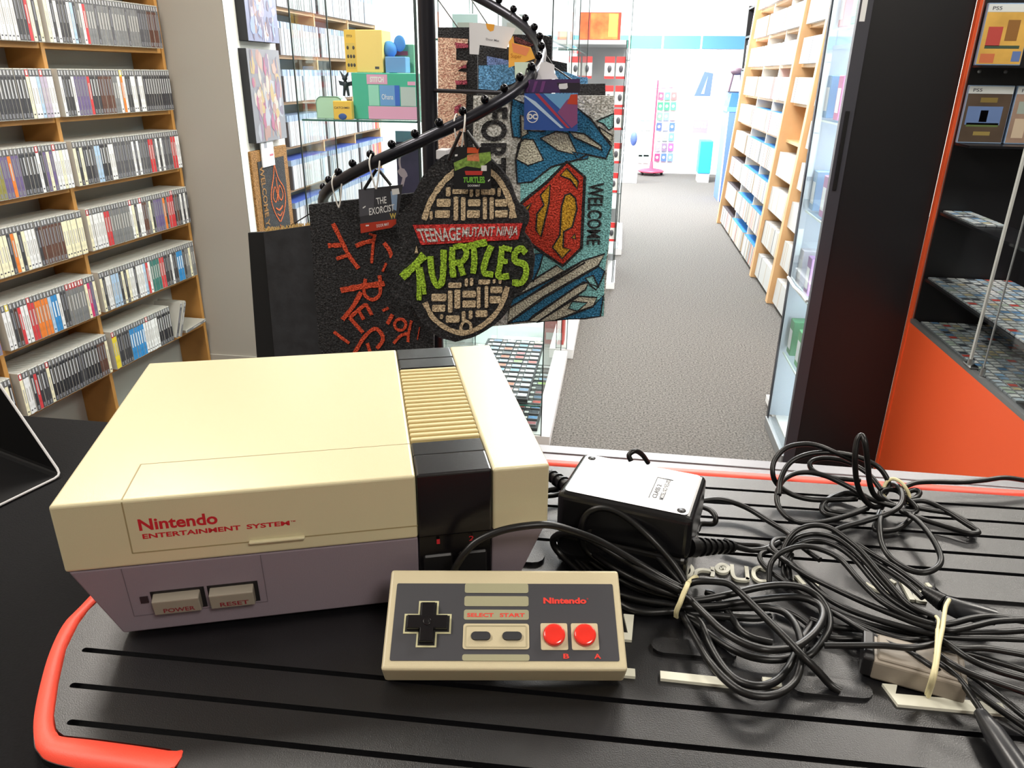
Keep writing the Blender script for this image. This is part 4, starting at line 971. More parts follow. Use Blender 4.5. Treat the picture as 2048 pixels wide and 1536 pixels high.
mb = MB(); mb.box((-hw, fy-.0006, .058), (.02, fy, .072), mat('red print', 'b05a6a', .5)); mb.build('printed_panel', t, True)
t = thing('plush_toy', 'small blue eared plush toy sitting behind the yellow box', 'toy', (Bp(785, 70).x, 2.87, zS+.25))
mb = MB(); x_ = Bp(785, 70, 2.87).x; BP = mat('blue plush', '4f8ad0', .9)
t.location = (x_, 2.83, zS+.1555)
mb.ball((x_, 2.83, zS+.185), .026, BP, 14, (1, .9, 1.2)); mb.ball((x_, 2.82, zS+.232), .028, BP, 14); 
for sx in (-1, 1): mb.ball((x_+sx*.036, 2.83, zS+.252), .018, BP, 12, (1.2, .4, 1.5)); mb.ball((x_+sx*.02, 2.81, zS+.163), .011, BP, 10)
mb.build('body', t)
t, hw, fy = carton('toy_box', 'small yellow box with a blue figure standing in front of the mint tin', 665, 701, zS, zS+.062, 2.722, .03, YEL)
mb = MB(); text_on(mb, 'CATCHME!', [(-hw+.004, fy-.0002, .036), (hw-.006, fy-.0002, .036), (hw-.006, fy-.0002, .043), (-hw+.004, fy-.0002, .043)], MARK, .0003, .01)
mb.ball((0, fy, .010), .012, mat('deep blue print', '3a5ba0', .6), 12, (1.3, .15, .9)); mb.build('printed_panel', t, True)
a = Bp(637, 200, 2.8).x; b = Bp(688, 200, 2.8).x
t = thing('lunch_tin', 'rounded mint green tin at the left end of the glass shelf', 'tin', ((a+b)/2, 2.8, zS))
mb = MB(); hw = (b-a)/2; pr = [(-hw, 0), (hw, 0)]+[(hw-.022+.022*math.cos(q), .052+.022*math.sin(q)) for q in ease(0, PI/2, 5)]+[(-hw+.022+.022*math.cos(q), .052+.022*math.sin(q)) for q in ease(PI/2, PI, 5)]
mb.prism([(x, -.025, z) for x, z in pr], (0, .06, 0), MINT); mb.build('tin_body', t, True)
mb = MB(); ribbon(mb, [Vector((x, -.0255, z)) for x, z in pr], .0022, .001, (0, -1, 0), mat('dark mint rim', '6f9a86', .4), True); mb.build('rim', t, True)
t = thing('toy_figure', 'small dark winged toy figure standing on the mint tin', 'toy', (Bp(690, 150, 2.82).x, 2.82, zS+.0755))
x_ = t.location.x; mb = MB(); DKF = mat('dark toy plastic', '2c3440', .5); z_ = zS+.076
mb.ball((x_, 2.82, z_+.038), .011, DKF, 10, (1, 1, 1.3)); mb.ball((x_, 2.815, z_+.060), .010, DKF, 10)
for sx in (-1, 1):
    mb.tube([(x_+sx*.004, 2.82, z_+.03), (x_+sx*.009, 2.82, z_)], [.006, .004], DKF, 8); mb.prism([(x_, 2.825, z_+.045), (x_+sx*.03, 2.83, z_+.052), (x_+sx*.026, 2.83, z_+.036), (x_, 2.825, z_+.032)], (0, .002, 0), DKF)
    mb.tube([(x_+sx*.006, 2.815, z_+.066), (x_+sx*.016, 2.815, z_+.084)], [.005, .0015], DKF, 8)
mb.build('body', t)
# items in the left cabinet lower down and purple picture board
t = thing('picture_board', 'purple board with a pale pink ribbon shape, behind the spiral rack arm', 'picture board', (Bp(815, 300, 3.0).x, 3.0, .756))
a = Bp(792, 300, 3.0).x; b = Bp(838, 300, 3.0).x; zt_ = Bp(800, 262, 3.0).z
mb = MB(); mb.box((a, 3.0, .7565), (b, 3.012, zt_), mat('violet print board', '4f4866', .35, noise=.25, nscale=8), .001, 1)
mb.box((a, 2.9995, zt_-.04), (b, 3.0, zt_-.001), mat('sky print', '8fb0d0', .4))
ribbon(mb, catmull([Bp(805, 295, 2.9992), Bp(799, 320, 2.9992), Bp(802, 340, 2.9992), Bp(808, 352, 2.9992), Bp(804, 372, 2.9992)], 5), [.008]*10+[.03]*6+[.012]*5, .001, (0, -1, 0), mat('pale pink print', 'c9b3c2', .4))
mb.build('board', t)
# ================================================================ spiral rack and its hanging door mats
HX, HY, HR, HZ, HD = -.454, 1.848, .262, 1.069, .36
BLKS = mat('satin black steel', '2c2c33', .3, .6)
BALLM = mat('black steel ball', '15151a', .15, .7)
def hel(th): a = math.radians(th); return Vector((HX+HR*math.cos(a), HY+HR*math.sin(a), HZ+HD*(th-180)/180))
rk = thing('spiral_rack', 'black spiral steel display rack with ball studs on its rising rail', 'display rack', (HX, HY, 0))
mb = MB(); mb.tube([(HX, HY, .012), (HX, HY, 2.5)], .0195, BLKS, 20); mb.build('pole', rk)
mb = MB(); mb.tube([(HX, HY, 0), (HX, HY, .012)], .24, BLKS, 32); mb.build('round_base', rk)
mb = MB(); mb.tube([hel(t_) for t_ in range(195, 620, 5)], .0125, BLKS, 12); mb.build('spiral_rail', rk)
for th in [200+11.0*i for i in range(37)]:
    p = hel(th); mb = MB(); mb.tube([p, p+Vector((0, 0, .015))], .0032, BLKS, 8); mb.ball(p+Vector((0, 0, .020)), .0088, BALLM, 14); mb.build('ball_stud', rk)
for th in (326, 506):
    p = hel(th); mb = MB(); mb.tube([(HX, HY, p.z), p], .0045, BLKS, 8); mb.build('strut', rk)

def lz(a, b): return Vector(a).lerp(Vector(b), .5)
class MatArt:
    """a door mat hanging in the plane y=Y; art is given in photo pixels"""
    def __init__(s, Y, sc, ox, oy): s.Y = Y; s.sc = sc; s.ox = ox; s.oy = oy; s.mb = MB(); s.k = 0
    def p(s, x, y): return at(s.ox+x/s.sc, s.oy+y/s.sc, 'y', s.Y)
    def slab(s, pts, m, th=.014): s.mb.prism([s.p(*q) for q in pts], (0, th, 0), m)
    def poly(s, pts, m, line=0, lm=None, lift=.0016):
        s.k += 1; l = lift+s.k*.00004
        s.mb.prism([s.p(*q) for q in pts], (0, -l, 0), m)
        if line: ribbon(s.mb, [s.p(*q)+Vector((0, -l+.0001, 0)) for q in pts], line/s.sc*s.unit(), .0006, (0, -1, 0), lm or KBL, True)
    def unit(s): return (s.p(1*s.sc, 0)-s.p(0, 0)).length
    def stroke(s, pts, w, m, lift=.0022, smooth=True, closed=False):
        s.k += 1; P = [s.p(*q) for q in pts]
        if smooth and len(P) > 2: P = catmull(P, 5, closed)
        r = random.Random(s.k); n_ = len(P)
        if n_ < 6 and not closed:
            P = [P[0].lerp(P[-1], i/8) for i in range(9)] if len(P) == 2 else P; n_ = len(P)
        ww = [w/s.sc*s.unit()*(.85+.3*r.random()) for _ in range(n_)]
        ribbon(s.mb, P, ww, lift+s.k*.00003, (0, -1, 0), m, closed)
    def text(s, t, q, m, bold=.02, lift=.0026, thick=.0006):
        text_on(s.mb, t, [s.p(*c) for c in q], m, lift, bold, thick)
def zips(nm, th, drop, par, m=None, wide=.004):
    """pale cable tie looped over the rail behind a stud"""
    p = hel(th); e = p+Vector((0, -.0145, -drop)); mb = MB()
    for s_ in (-1, 1):
        mb.tube(catmull([p+Vector((s_*.004, .014, .0)), p+Vector((s_*.009, 0, .0155)), p+Vector((s_*.011, -.0155, -.004)), e+Vector((s_*.004, 0, .012)), e], 6), .0018, m or mat('white cable tie', 'dedcd6', .4), 6)
    return mb
# --- exorcist mat
def tmat(label, x, y, z): return thing('door_mat', label, 'door mat', (x, y, z))
OR2 = coir('orange red coir', 'e84a24'); RC = coir('red coir', 'd8302c'); WC = coir('white coir', 'e6dcd2'); LIME = coir('lime green coir', 'a2cc30'); TANC = coir('tan coir pile', 'd8be9a')
t = tmat('black coir door mat with scrawled red letters, hung behind the oval mat', -.6, 1.66, .72)
m_ = MatArt(1.655, 5.69, 640, 440)
m_.slab([(-130, -170), (1290, -330), (1290, 1700), (100, 1700), (-10, 1500)], KBL)
for pts, w in (([(150, 40), (260, 260), (330, 400), (440, 550)], 46), ([(95, 290), (240, 285)], 46), ([(190, 440), (330, 395)], 40), ([(560, 155), (640, 185)], 24), ([(410, 295), (500, 258), (610, 232)], 42), ([(625, 170), (605, 300), (590, 490)], 30),
               ([(730, 260), (790, 340), (820, 430)], 46), ([(755, 490), (715, 585)], 26), ([(240, 800), (480, 755), (735, 722)], 62), ([(520, 670), (505, 760)], 36), ([(680, 630), (690, 720)], 40),
               ([(690, 740), (680, 850), (600, 905), (520, 860), (500, 790)], 38), ([(470, 820), (380, 980), (260, 1130)], 50), ([(340, 1110), (430, 1030), (520, 965), (560, 1020), (590, 1080)], 40), ([(450, 1040), (500, 1130)], 36), ([(340, 1110), (420, 1200), (490, 1280)], 42),
               ([(380, 1540), (500, 1340), (620, 1235), (700, 1290), (715, 1370), (650, 1460)], 42), ([(540, 1400), (580, 1520)], 38), ([(160, 1270), (250, 1340), (335, 1400)], 32), ([(715, 1030), (780, 1000)], 28), ([(770, 1180), (825, 1075)], 42),
               ([(1042, 1145), (1010, 1290), (1003, 1385)], 30), ([(1000, 1290), (920, 1315), (840, 1400)], 34), ([(1135, 1220), (1110, 1360)], 10)):
    m_.stroke(pts, w, OR2)
m_.stroke([(850, 1190), (880, 1135), (940, 1130), (980, 1180), (950, 1245), (885, 1245)], 30, OR2, closed=True)
mt = m_.mb.build('mat', t)
mbx = zips('', 258, .055, t); mbx.build('cable_tie', t); zips('', 233, .055, t).build('cable_tie', t)
# its card
TM = MatArt(1.628, 5.907, 600, 220)
TM.slab([(690, 940), (1215, 880), (1140, 1385), (720, 1455)], mat('grey photo card', '3d3d42', .35), .0008)
TM.poly([(690, 942), (880, 925), (870, 1230), (705, 1260)], mat('dark photo card', '55555c', .35), lift=.0003); TM.poly([(1070, 960), (1155, 950), (1140, 1190), (1090, 1170)], mat('pale blue print', '8fa8c8', .4), lift=.0004)
TM.poly([(712, 1345), (1140, 1288), (1140, 1340), (1080, 1390), (720, 1455)], mat('red card strip', 'b43a26', .4), lift=.0006); TM.poly([(1083, 935), (1165, 925), (1178, 990), (1092, 1005)], WHITE, lift=.0006)
TM.text('THE', [(910, 1115), (1025, 1100), (1020, 1020), (897, 1040)], WHITE, .01, .0008, 0); TM.text('EXORCIST', [(820, 1245), (1115, 1190), (1115, 1110), (815, 1160)], WHITE, .01, .0008, 0)
TM.text('DOOR MAT', [(908, 1388), (1055, 1362), (1050, 1330), (903, 1352)], WHITE, .005, .0009, 0); TM.text('W', [(1065, 1290), (1140, 1280), (1135, 1215), (1060, 1220)], mat('straw print', 'c9b25c', .4), .03, .0009, 0)
TM.poly([(742, 1150), (775, 1130), (775, 1145), (745, 1165)], WHITE, lift=.0007); TM.poly([(778, 1358), (818, 1356), (815, 1370), (780, 1375)], WHITE, lift=.0008)
TM.mb.build('hang_card', t)
mb = MB(); pp = TM.p; 
mb.tube([pp(905, 700), pp(760, 935)], .0035, BLKM, 8); mb.tube([pp(925, 700), pp(1075, 890)], .0035, BLKM, 8); mb.build('hanger_strap', t)
# --- rubber backed mats at far left
t = tmat('dark rubber back of a coir door mat hanging at the left of the rack', -.86, 1.74, .7)
m_ = MatArt(1.735, 4.267, 480, 360); m_.slab([(200, 445), (660, 380), (700, 1540), (300, 1560)], mat('dark rubber back', '2c2d31', .7, noise=.3, nscale=30, bump=.2, bscale=120), .004); m_.mb.build('rubber_back', t)
mb = MB(); mb.tube(catmull([hel(204)+Vector((0, 0, .013)), hel(204)+Vector((0, -.015, -.01)), m_.p(620, 380)+Vector((0, .002, -.004))], 5), .0016, BLKM, 6); mb.build('cable_tie', t)
mb = MB(); r = random.Random(3)
for i in range(220):
    u = i/220; a = m_.p(205+u*440, 440-u*60)+Vector((0, .004+r.random()*.010, -.004)); mb.tube([a, a+Vector((r.uniform(-.006, .006), 0, r.uniform(.004, .012)))], .0009, mat('straw fibre', 'd8b878', .8), 3, caps=False)
mb.build('coir_fringe', t)
t = tmat('black edge of a door mat hanging behind the rubber-backed one', -.93, 1.8, .69)
m_ = MatArt(1.765, 4.267, 480, 360); m_.slab([(68, 452), (330, 440), (420, 1600), (150, 1600)], mat('deep black rubber', '0e0e10', .8), .012); m_.mb.build('mat', t)
mb = MB(); mb.tube(catmull([hel(199)+Vector((0, 0, .013)), hel(199)+Vector((-.012, .0, -.012)), m_.p(325, 438)+Vector((0, .006, -.004))], 5), .0016, BLKM, 6); mb.build('cable_tie', t)

# --- oval mat with green and red lettering
t = tmat('oval manhole-shaped door mat with red banner and green TURTLES lettering', -.36, 1.6, .8)
m_ = MatArt(1.590, 3.839, 780, 300)
outl = [(420, 40), (640, 15), (780, 80), (900, 215), (975, 390), (1050, 470), (1062, 560), (1030, 640), (1085, 720), (1105, 860), (1085, 1000), (1020, 1085), (960, 1130), (900, 1240), (800, 1345), (650, 1430), (500, 1470), (350, 1425), (240, 1325), (170, 1200), (90, 1180), (10, 1080), (40, 960), (-10, 900), (20, 800), (85, 720), (60, 640), (50, 560), (60, 490), (150, 420), (200, 300), (290, 150)]
P_ = catmull([Vector((x, y, 0)) for x, y in outl], 4, True); r = random.Random(9)
m_.slab([(p.x+r.uniform(-4, 4), p.y+r.uniform(-4, 4)) for p in P_], KBL, .016)
m_.stroke([(262, 535), (300, 420), (365, 305), (450, 205), (560, 140), (690, 135), (800, 190), (880, 300), (930, 420), (952, 522)], 42, TANC, .0014)
m_.stroke([(268, 1170), (330, 1285), (430, 1365), (540, 1403), (640, 1385), (760, 1310), (850, 1200), (903, 1050)], 40, TANC, .0014)
for x0, x1, y0, y1 in ((430, 465, 285, 350), (480, 600, 300, 332), (700, 808, 295, 338), (612, 638, 300, 355), (658, 688, 298, 352), (826, 850, 290, 352), (360, 466, 375, 430), (347, 460, 462, 515), (490, 524, 358, 535), (546, 580, 362, 535), (600, 694, 378, 426),
    (592, 690, 462, 515), (714, 745, 362, 527), (766, 797, 362, 527), (808, 900, 378, 428), (808, 904, 462, 512), (306, 328, 470, 528), (915, 930, 470, 520), (320, 434, 1103, 1155), (446, 480, 1078, 1242), (496, 540, 1072, 1212), (558, 660, 1080, 1126), (558, 660, 1155, 1203), (668, 695, 1050, 1208), (728, 755, 1043, 1205),
    (772, 862, 1048, 1092), (766, 850, 1122, 1170), (326, 425, 1188, 1235), (430, 535, 1270, 1318), (552, 580, 1238, 1308), (606, 634, 1232, 1290), (658, 748, 1230, 1275), (448, 550, 1018, 1052), (576, 600, 985, 1042), (615, 640, 982, 1036), (680, 770, 995, 1026), (790, 812, 990, 1018), (835, 858, 990, 1020), (385, 410, 1262, 1290)):
    m_.poly([(x0, y1), (x0+8, y1+5), (x1-8, y1+5), (x1, y1-4), (x1, y0+5), (x1-8, y0), (x0+6, y0), (x0, y0+6)], TANC, lift=.0012)
m_.stroke([(548, 1350), (575, 1312), (615, 1330), (620, 1375), (585, 1400), (550, 1385)], 24, TANC, .0016, closed=True)
m_.poly([(178, 575), (1018, 562), (985, 685), (240, 727)], RC, lift=.0016)
m_.text('TEENAGE', [(248, 708), (545, 690), (548, 590), (205, 600)], WC, .02, .0046); m_.text('MUTANT NINJA', [(556, 688), (975, 672), (995, 582), (560, 590)], WC, .02, .0046)
G_ = LIME
for pts, w in (([(95, 975), (185, 890), (265, 805)], 62), ([(215, 880), (225, 1000), (226, 1150)], 40), ([(235, 900), (255, 1000), (268, 1105)], 34), ([(312, 815), (325, 950), (360, 1035), (400, 1010), (412, 900), (415, 765)], 48), ([(482, 745), (478, 860), (490, 975)], 46),
    ([(490, 745), (560, 735), (590, 790), (560, 850), (500, 865)], 42), ([(535, 860), (565, 960)], 44), ([(575, 745), (660, 722), (745, 705)], 50), ([(645, 740), (650, 850), (640, 945)], 44), ([(780, 735), (740, 830), (722, 935), (795, 955)], 44), ([(862, 740), (850, 860), (835, 965), (915, 965)], 44), ([(862, 745), (935, 765)], 36), ([(850, 850), (905, 855)], 36),
    ([(1045, 790), (1005, 755), (962, 790), (965, 850), (1035, 880), (1045, 950), (1010, 1015), (940, 1015)], 46)):
    m_.stroke(pts, w, G_, .0030)
m_.poly([(205, 735), (218, 790), (192, 790)], TANC)
m_.mb.build('mat', t)
zips('', 298, .06, t).build('cable_tie', t)
TM = MatArt(1.566, 3.657, 840, 0)
TM.slab([(245, 1075), (520, 1075), (518, 1385), (248, 1385)], mat('black card', '1f1f22', .35), .0008)
TM.poly([(345, 1078), (435, 1080), (425, 1120), (345, 1120)], mat('orange card strip', 'd8582f', .4), lift=.0003)
TM.poly([(247, 1190), (340, 1150), (350, 1130), (515, 1110), (520, 1170), (440, 1230), (340, 1215), (255, 1250)], mat('green picture strip', '7fa04a', .4, noise=.5, nscale=160), lift=.0004)
TM.poly([(345, 1135), (430, 1120), (435, 1180), (345, 1175)], mat('salmon picture strip', 'd8815a', .4, noise=.3, nscale=120), lift=.0005)
TM.poly([(328, 1250), (460, 1250), (452, 1280), (335, 1280)], mat('red print strip', 'c23a34', .4), lift=.0005); TM.text('TURTLES', [(312, 1335), (478, 1340), (472, 1290), (318, 1295)], mat('lime print', '6fb040', .4), .05, .0006, 0)
TM.text('DOORMAT', [(350, 1365), (440, 1365), (440, 1350), (350, 1350)], WHITE, .01, .0006, 0); TM.poly([(448, 1210), (488, 1210), (488, 1250), (448, 1250)], WHITE, lift=.0006); TM.poly([(256, 1130), (276, 1128), (274, 1142), (256, 1144)], WHITE, lift=.0006); TM.poly([(497, 1320), (512, 1308), (512, 1318), (500, 1330)], WHITE, lift=.0006)
TM.mb.build('hang_card', t)
mb = MB(); pp = TM.p; mb.tube([pp(300, 960), pp(205, 1170)], .0035, BLKM, 8); mb.tube([pp(340, 960), pp(430, 1085)], .0042, BLKM, 8); mb.tube([pp(330, 965), pp(340, 1075)], .004, BLKM, 8); mb.build('hanger_strap', t)

# --- blue and red shield mat
t = tmat('door mat with a red and yellow shield over blue crystals, lettered WELCOME', -.2, 1.72, .8)
SY = 1.745
GRC = coir('pale grey coir', 'dcdcd0'); TEAL = coir('teal coir', '8cd2d6'); DBL = coir('deep blue coir', '2a7aa4'); CRM = coir('stone coir', 'd8d2be'); SRED = coir('shield red coir', 'd03a24'); SYEL = coir('shield yellow coir', 'd9a122')
A_ = MatArt(SY, 3.657, 840, 0); B_ = MatArt(SY, 3.839, 780, 300); B_.mb = A_.mb
A_.slab([(390, 700), (1420, 700), (1420, 1200), (1345, 2315), (380, 2400)], GRC, .015)
A_.poly([(735, 1460), (735, 1330), (830, 1330), (960, 1215), (1160, 1160), (1250, 1020), (1405, 1080), (1418, 1200), (1395, 1650), (1350, 2000), (1343, 2310), (700, 2340), (660, 2100), (740, 1900)], TEAL)
A_.poly([(675, 720), (770, 760), (800, 955), (900, 960), (1150, 790), (1250, 870), (1400, 1070), (1360, 1160), (1220, 1130), (1160, 1165), (960, 1220), (820, 1330), (712, 1340), (700, 1170), (745, 1010), (680, 1000), (662, 860)], DBL, 14)
for q in ([(765, 1015), (830, 1022), (905, 1170), (790, 1210), (700, 1160), (722, 1050)], [(880, 1010), (1000, 960), (1080, 975), (1155, 1135), (1010, 1100)], [(1090, 962), (1200, 978), (1325, 1068), (1335, 1100), (1130, 1005)], [(735, 840), (765, 850), (790, 975), (740, 1005)]): A_.poly(q, CRM, 11)
A_.poly([(1290, 885), (1418, 830), (1415, 930), (1380, 950), (1340, 905)], TEAL, 11); A_.poly([(1305, 925), (1410, 995), (1400, 1045), (1330, 975)], CRM, 9)
A_.poly([(1110, 1110), (1240, 1130), (1225, 1160), (1160, 1170)], DBL, 8)
b_ = B_
b_.k = A_.k+2
for q, c in (([(1080, 800), (1180, 790), (1150, 900), (1100, 1010), (1070, 960)], DBL), ([(1000, 1060), (1280, 885), (1350, 930), (940, 1140)], CRM), ([(930, 1140), (1240, 985), (1480, 850), (1500, 860), (1320, 970), (925, 1205)], DBL),
             ([(915, 1215), (1480, 850), (1650, 795), (1600, 885), (1180, 1125), (905, 1325)], CRM), ([(905, 1330), (1190, 1130), (1600, 890), (1650, 930), (1600, 1050), (1490, 1010), (1100, 1270), (1060, 1310)], DBL),
             ([(1060, 1310), (1440, 1040), (1525, 1010), (1500, 1070), (1130, 1320)], CRM), ([(1130, 1320), (1450, 1120), (1590, 1130), (1560, 1200), (1280, 1305)], CRM), ([(1270, 1305), (1560, 1195), (1640, 1110), (1615, 1275), (1500, 1292)], DBL), ([(1370, 1215), (1400, 1160), (1515, 1170), (1440, 1235)], TEAL), ([(1500, 980), (1560, 960), (1600, 1050), (1580, 1070), (1540, 1040)], TEAL)):
    b_.poly(q, c, 13)
b_.poly([(1360, 88), (1495, 205), (1470, 750), (1328, 888), (1150, 770), (1000, 650), (900, 510), (1040, 380), (1200, 250)], SRED, 22)
for q in ([(1358, 138), (1447, 240), (1440, 300), (1385, 225), (1308, 195)], [(1230, 262), (1222, 400), (1195, 520), (1160, 665), (1122, 615), (1128, 490), (1182, 420), (1155, 345)],
          [(1385, 332), (1425, 370), (1436, 450), (1400, 590), (1335, 625), (1330, 745), (1388, 762), (1322, 832), (1248, 745), (1305, 650), (1318, 430), (1345, 345)], [(1420, 643), (1427, 682), (1395, 672)], [(1088, 405), (1062, 460), (1030, 478), (1040, 440)]): b_.poly(q, SYEL, 13)
b_.text('WELCOME', [(1522, 250), (1508, 725), (1612, 725), (1645, 250)], KBL, .02, .0045)
A_.text('FORTRESS', [(448, 785), (440, 1650), (625, 1650), (642, 785)], KBL, .03, .0030)
A_.text('OF', [(440, 1700), (430, 1900), (600, 1900), (610, 1700)], KBL, .03, .0030)
A_.mb.build('mat', t)
zips('', 343, .05, t, BLKM).build('cable_tie', t)
TM = MatArt(1.700, 6.4, 1040, 0)
TM.slab([(55, 1195), (738, 1200), (735, 1680), (50, 1660)], mat('deep blue card', '2c54a4', .6), .0008)
TM.poly([(300, 1197), (735, 1200), (735, 1380), (640, 1480), (560, 1440)], mat('sky card', '6ea8d8', .6), lift=.0003); TM.poly([(60, 1220), (200, 1300), (560, 1640), (520, 1640), (60, 1240)], mat('pale card line', 'bcd4ec', .3), lift=.0004)
TM.poly([(190, 1197), (240, 1197), (640, 1640), (600, 1640)], mat('crimson card line', 'b03a50', .3), lift=.0005); TM.poly([(600, 1280), (735, 1200), (735, 1580), (660, 1640), (480, 1440)], mat('violet red card patch', '8a4a7c', .6), lift=.0004)
TM.poly([(650, 1210), (735, 1205), (735, 1340), (600, 1330)], mat('red card patch', 'c8442c', .3), lift=.0005)
c_ = [(160+68*math.cos(a), 1495+72*math.sin(a)) for a in ease(0, 2*PI, 24)[:-1]]; TM.stroke(c_, 11, WHITE, .0006, closed=True); TM.text('DC', [(105, 1525), (218, 1530), (218, 1458), (105, 1455)], WHITE, .05, .0007, 0)
TM.mb.build('hang_card', t)

# --- mats and cards hanging farther round the spiral
def hung(label, Y, sc, ox, oy, pts, m, th=.014, arts=(), tie=None):
    a = at(ox+pts[0][0]/sc, oy+pts[0][1]/sc, 'y', Y); t = tmat(label, a.x, Y, a.z-.3); q = MatArt(Y, sc, ox, oy); q.slab(pts, m, th)
    for ar in arts: q.poly(*ar)
    q.mb.build('mat', t)
    if tie:
        th, px_, py_ = tie; e = q.p(px_, py_); p = hel(th); mb = MB(); mb.tube(catmull([p+Vector((0, .014, 0)), p+Vector((0, 0, .014)), p+Vector((0, -.014, 0)), p.lerp(e, .5), e+Vector((0, .007, 0))], 5), .0017, BLKM, 6); mb.build('cable_tie', t)
    return t
PEACH = coir('peach coir', 'ffb59c'); PKC = coir('rose coir', 'b0485c'); BLC = coir('denim blue coir', '5a94c2'); LBC = coir('periwinkle coir', '7088c0'); DRC = coir('dark red coir', '5a2020')
hung('peach door mat with black jagged shapes, hung right beside the rack pole', 1.98, 3.657, 840, 0, [(130, 200), (420, 200), (420, 2000), (130, 2000)], KBL, .014,
     [([(132, 275), (350, 285), (350, 320), (265, 320), (265, 440), (350, 445), (340, 470), (275, 520), (340, 530), (340, 590), (265, 600), (265, 680), (340, 690), (330, 1060), (132, 1100)], PEACH),
      ([(255, 310), (352, 320), (352, 350), (265, 352)], PKC), ([(275, 500), (340, 470), (340, 500)], PKC), ([(255, 590), (345, 585), (345, 618), (265, 620)], PKC), ([(255, 780), (300, 760), (300, 820), (250, 830)], PKC)], (470, 280, 210))
t = hung('black door mat with a denim blue block, hung behind the spiral rail', 1.93, 3.657, 840, 0, [(425, 320), (700, 350), (700, 1100), (425, 1100)], KBL, .014,
     [([(490, 410), (690, 450), (690, 480), (490, 480)], LBC), ([(430, 480), (685, 470), (700, 600), (560, 660), (430, 650)], BLC)], (440, 600, 350))
hung('dark red and black door mat at the back of the spiral rail', 2.02, 3.657, 840, 0, [(655, 250), (960, 260), (960, 900), (655, 900)], KBL, .014, [([(690, 260), (840, 330), (780, 350), (690, 300)], DRC)], (410, 800, 265))
hung('black door mat whose corner shows right of the rail end', 1.97, 6.4, 1040, 0, [(330, 460), (410, 480), (400, 770), (600, 810), (600, 930), (470, 930), (340, 780)], KBL, .014, (), (392, 370, 475))
hung('blue-topped door mat peeking out above the purple card', 1.90, 6.4, 1040, 0, [(450, 900), (600, 925), (750, 985), (865, 990), (865, 1300), (450, 1300)], BLC, .014, (), (378, 460, 905))
hung('black shaggy door mat peeking out right above the shield mat', 1.82, 6.4, 1040, 0, [(740, 1075), (1090, 1070), (1095, 1240), (740, 1240)], KBL, .014, (), (362, 745, 1080))
def card(label, Y, sc, ox, oy, pts, m, arts=(), texts=()):
    a = at(ox+pts[0][0]/sc, oy+pts[0][1]/sc, 'y', Y); q = MatArt(Y, sc, ox, oy); q.slab(pts, m, .0008)
    for ar in arts: q.poly(ar[0], ar[1], lift=.0003)
    for tx, qq, mm in texts: q.text(tx, qq, mm, .005, .0012, 0)
    return solo('hang_card', q.mb, label, 'hang card')
WCD = mat('white card', 'e6e6ea', .5)
card('white hang card printed Door Mat, upper one behind the spiral rail', 1.86, 7.68, 870, 0, [(525, 350), (690, 350), (1240, 430), (1100, 750), (685, 690), (670, 840), (530, 830)], WCD, [([(780, 360), (915, 375), (900, 470), (850, 485), (800, 440)], mat('amber print', 'f0a83c', .4))], [('Door Mat', [(785, 615), (985, 645), (985, 612), (785, 582)], MARK)])
card('orange and yellow hang card inside the curve of the spiral rail', 1.84, 7.68, 870, 0, [(1135, 640), (1200, 550), (1215, 660), (1470, 725), (1540, 900), (1130, 1040)], mat('yellow orange card', 'f2b04a', .4), [([(1180, 660), (1460, 740), (1400, 860), (1200, 800)], mat('coral card print', 'e88a5a', .4))], [('Super', [(1165, 905), (1330, 915), (1330, 840), (1165, 820)], mat('ochre print', 'b8742a', .4))])
card('pale mint hang card just under the orange one', 1.80, 7.68, 870, 0, [(1220, 955), (1520, 955), (1500, 1180), (1230, 1200)], mat('pale mint card', 'd8ead8', .4))
card('purple striped hang card above the blue one', 1.735, 6.4, 1040, 0, [(60, 1020), (768, 1010), (768, 1190), (60, 1190)], mat('purple card', '4a2f5e', .35), [([(470, 1060), (768, 1060), (768, 1185), (520, 1185)], mat('near black card', '2a2430', .35)), ([(100, 1040), (130, 1040), (100, 1180), (80, 1180)], mat('plum stripe', '74407c', .35)), ([(190, 1040), (230, 1040), (180, 1180), (150, 1180)], mat('plum stripe', '74407c', .35)), ([(285, 1040), (330, 1040), (290, 1180), (250, 1180)], mat('plum stripe', '74407c', .35)), ([(500, 1075), (605, 1065), (612, 1120), (590, 1140), (505, 1140), (495, 1110)], WHITE)])
card('white folded hang card beside the end of the spiral rail', 1.775, 6.4, 1040, 0, [(270, 800), (340, 790), (440, 830), (440, 930), (490, 1010), (200, 1020)], WCD)
mb = MB(); q = MatArt(1.60, 3.657, 840, 0)
mb.box(tuple(q.p(118, 1165)-Vector((0, .0, 0))), tuple(q.p(195, 1100)+Vector((0, .05, 0))), WCD, .001, 1); solo('hang_card', mb, 'small white folded card hooked left of the oval mat', 'hang card')
# ================================================================ right side: glass cabinet, black unit with cartridges, far shop
BLKC = mat('black cabinet board', '1a191c', .38, bump=.04, bscale=300)
DKF = mat('dark frame', '2c2c33', .4, .3)
t = thing('glass_cabinet', 'tall glass-fronted cabinet with black end panel and metal sill, right of the aisle', 'glass cabinet', (.87, 2.9, 0))
mb = MB(); mb.box((.735, 2.70, .02), (1.036, 2.722, 2.3), BLKC); mb.build('end_panel', t)
mb = MB(); mb.box((.700, 2.695, .0), (.740, 2.72, 2.3), mat('black cabinet frame', '42424a', .35), .001, 1); mb.box((.698, 3.05, .02), (.704, 3.07, 2.3), DKF); mb.build('frame_post', t)
mb = MB(); mb.box((.706, 2.6942, 1.56), (.722, 2.695, 1.66), WHITE); mb.build('price_strip', t); mb = MB(); mb.box((.712, 2.690, 1.05), (.724, 2.695, 1.30), mat('dark handle', '121214', .4), .001, 1); mb.build('handle', t)
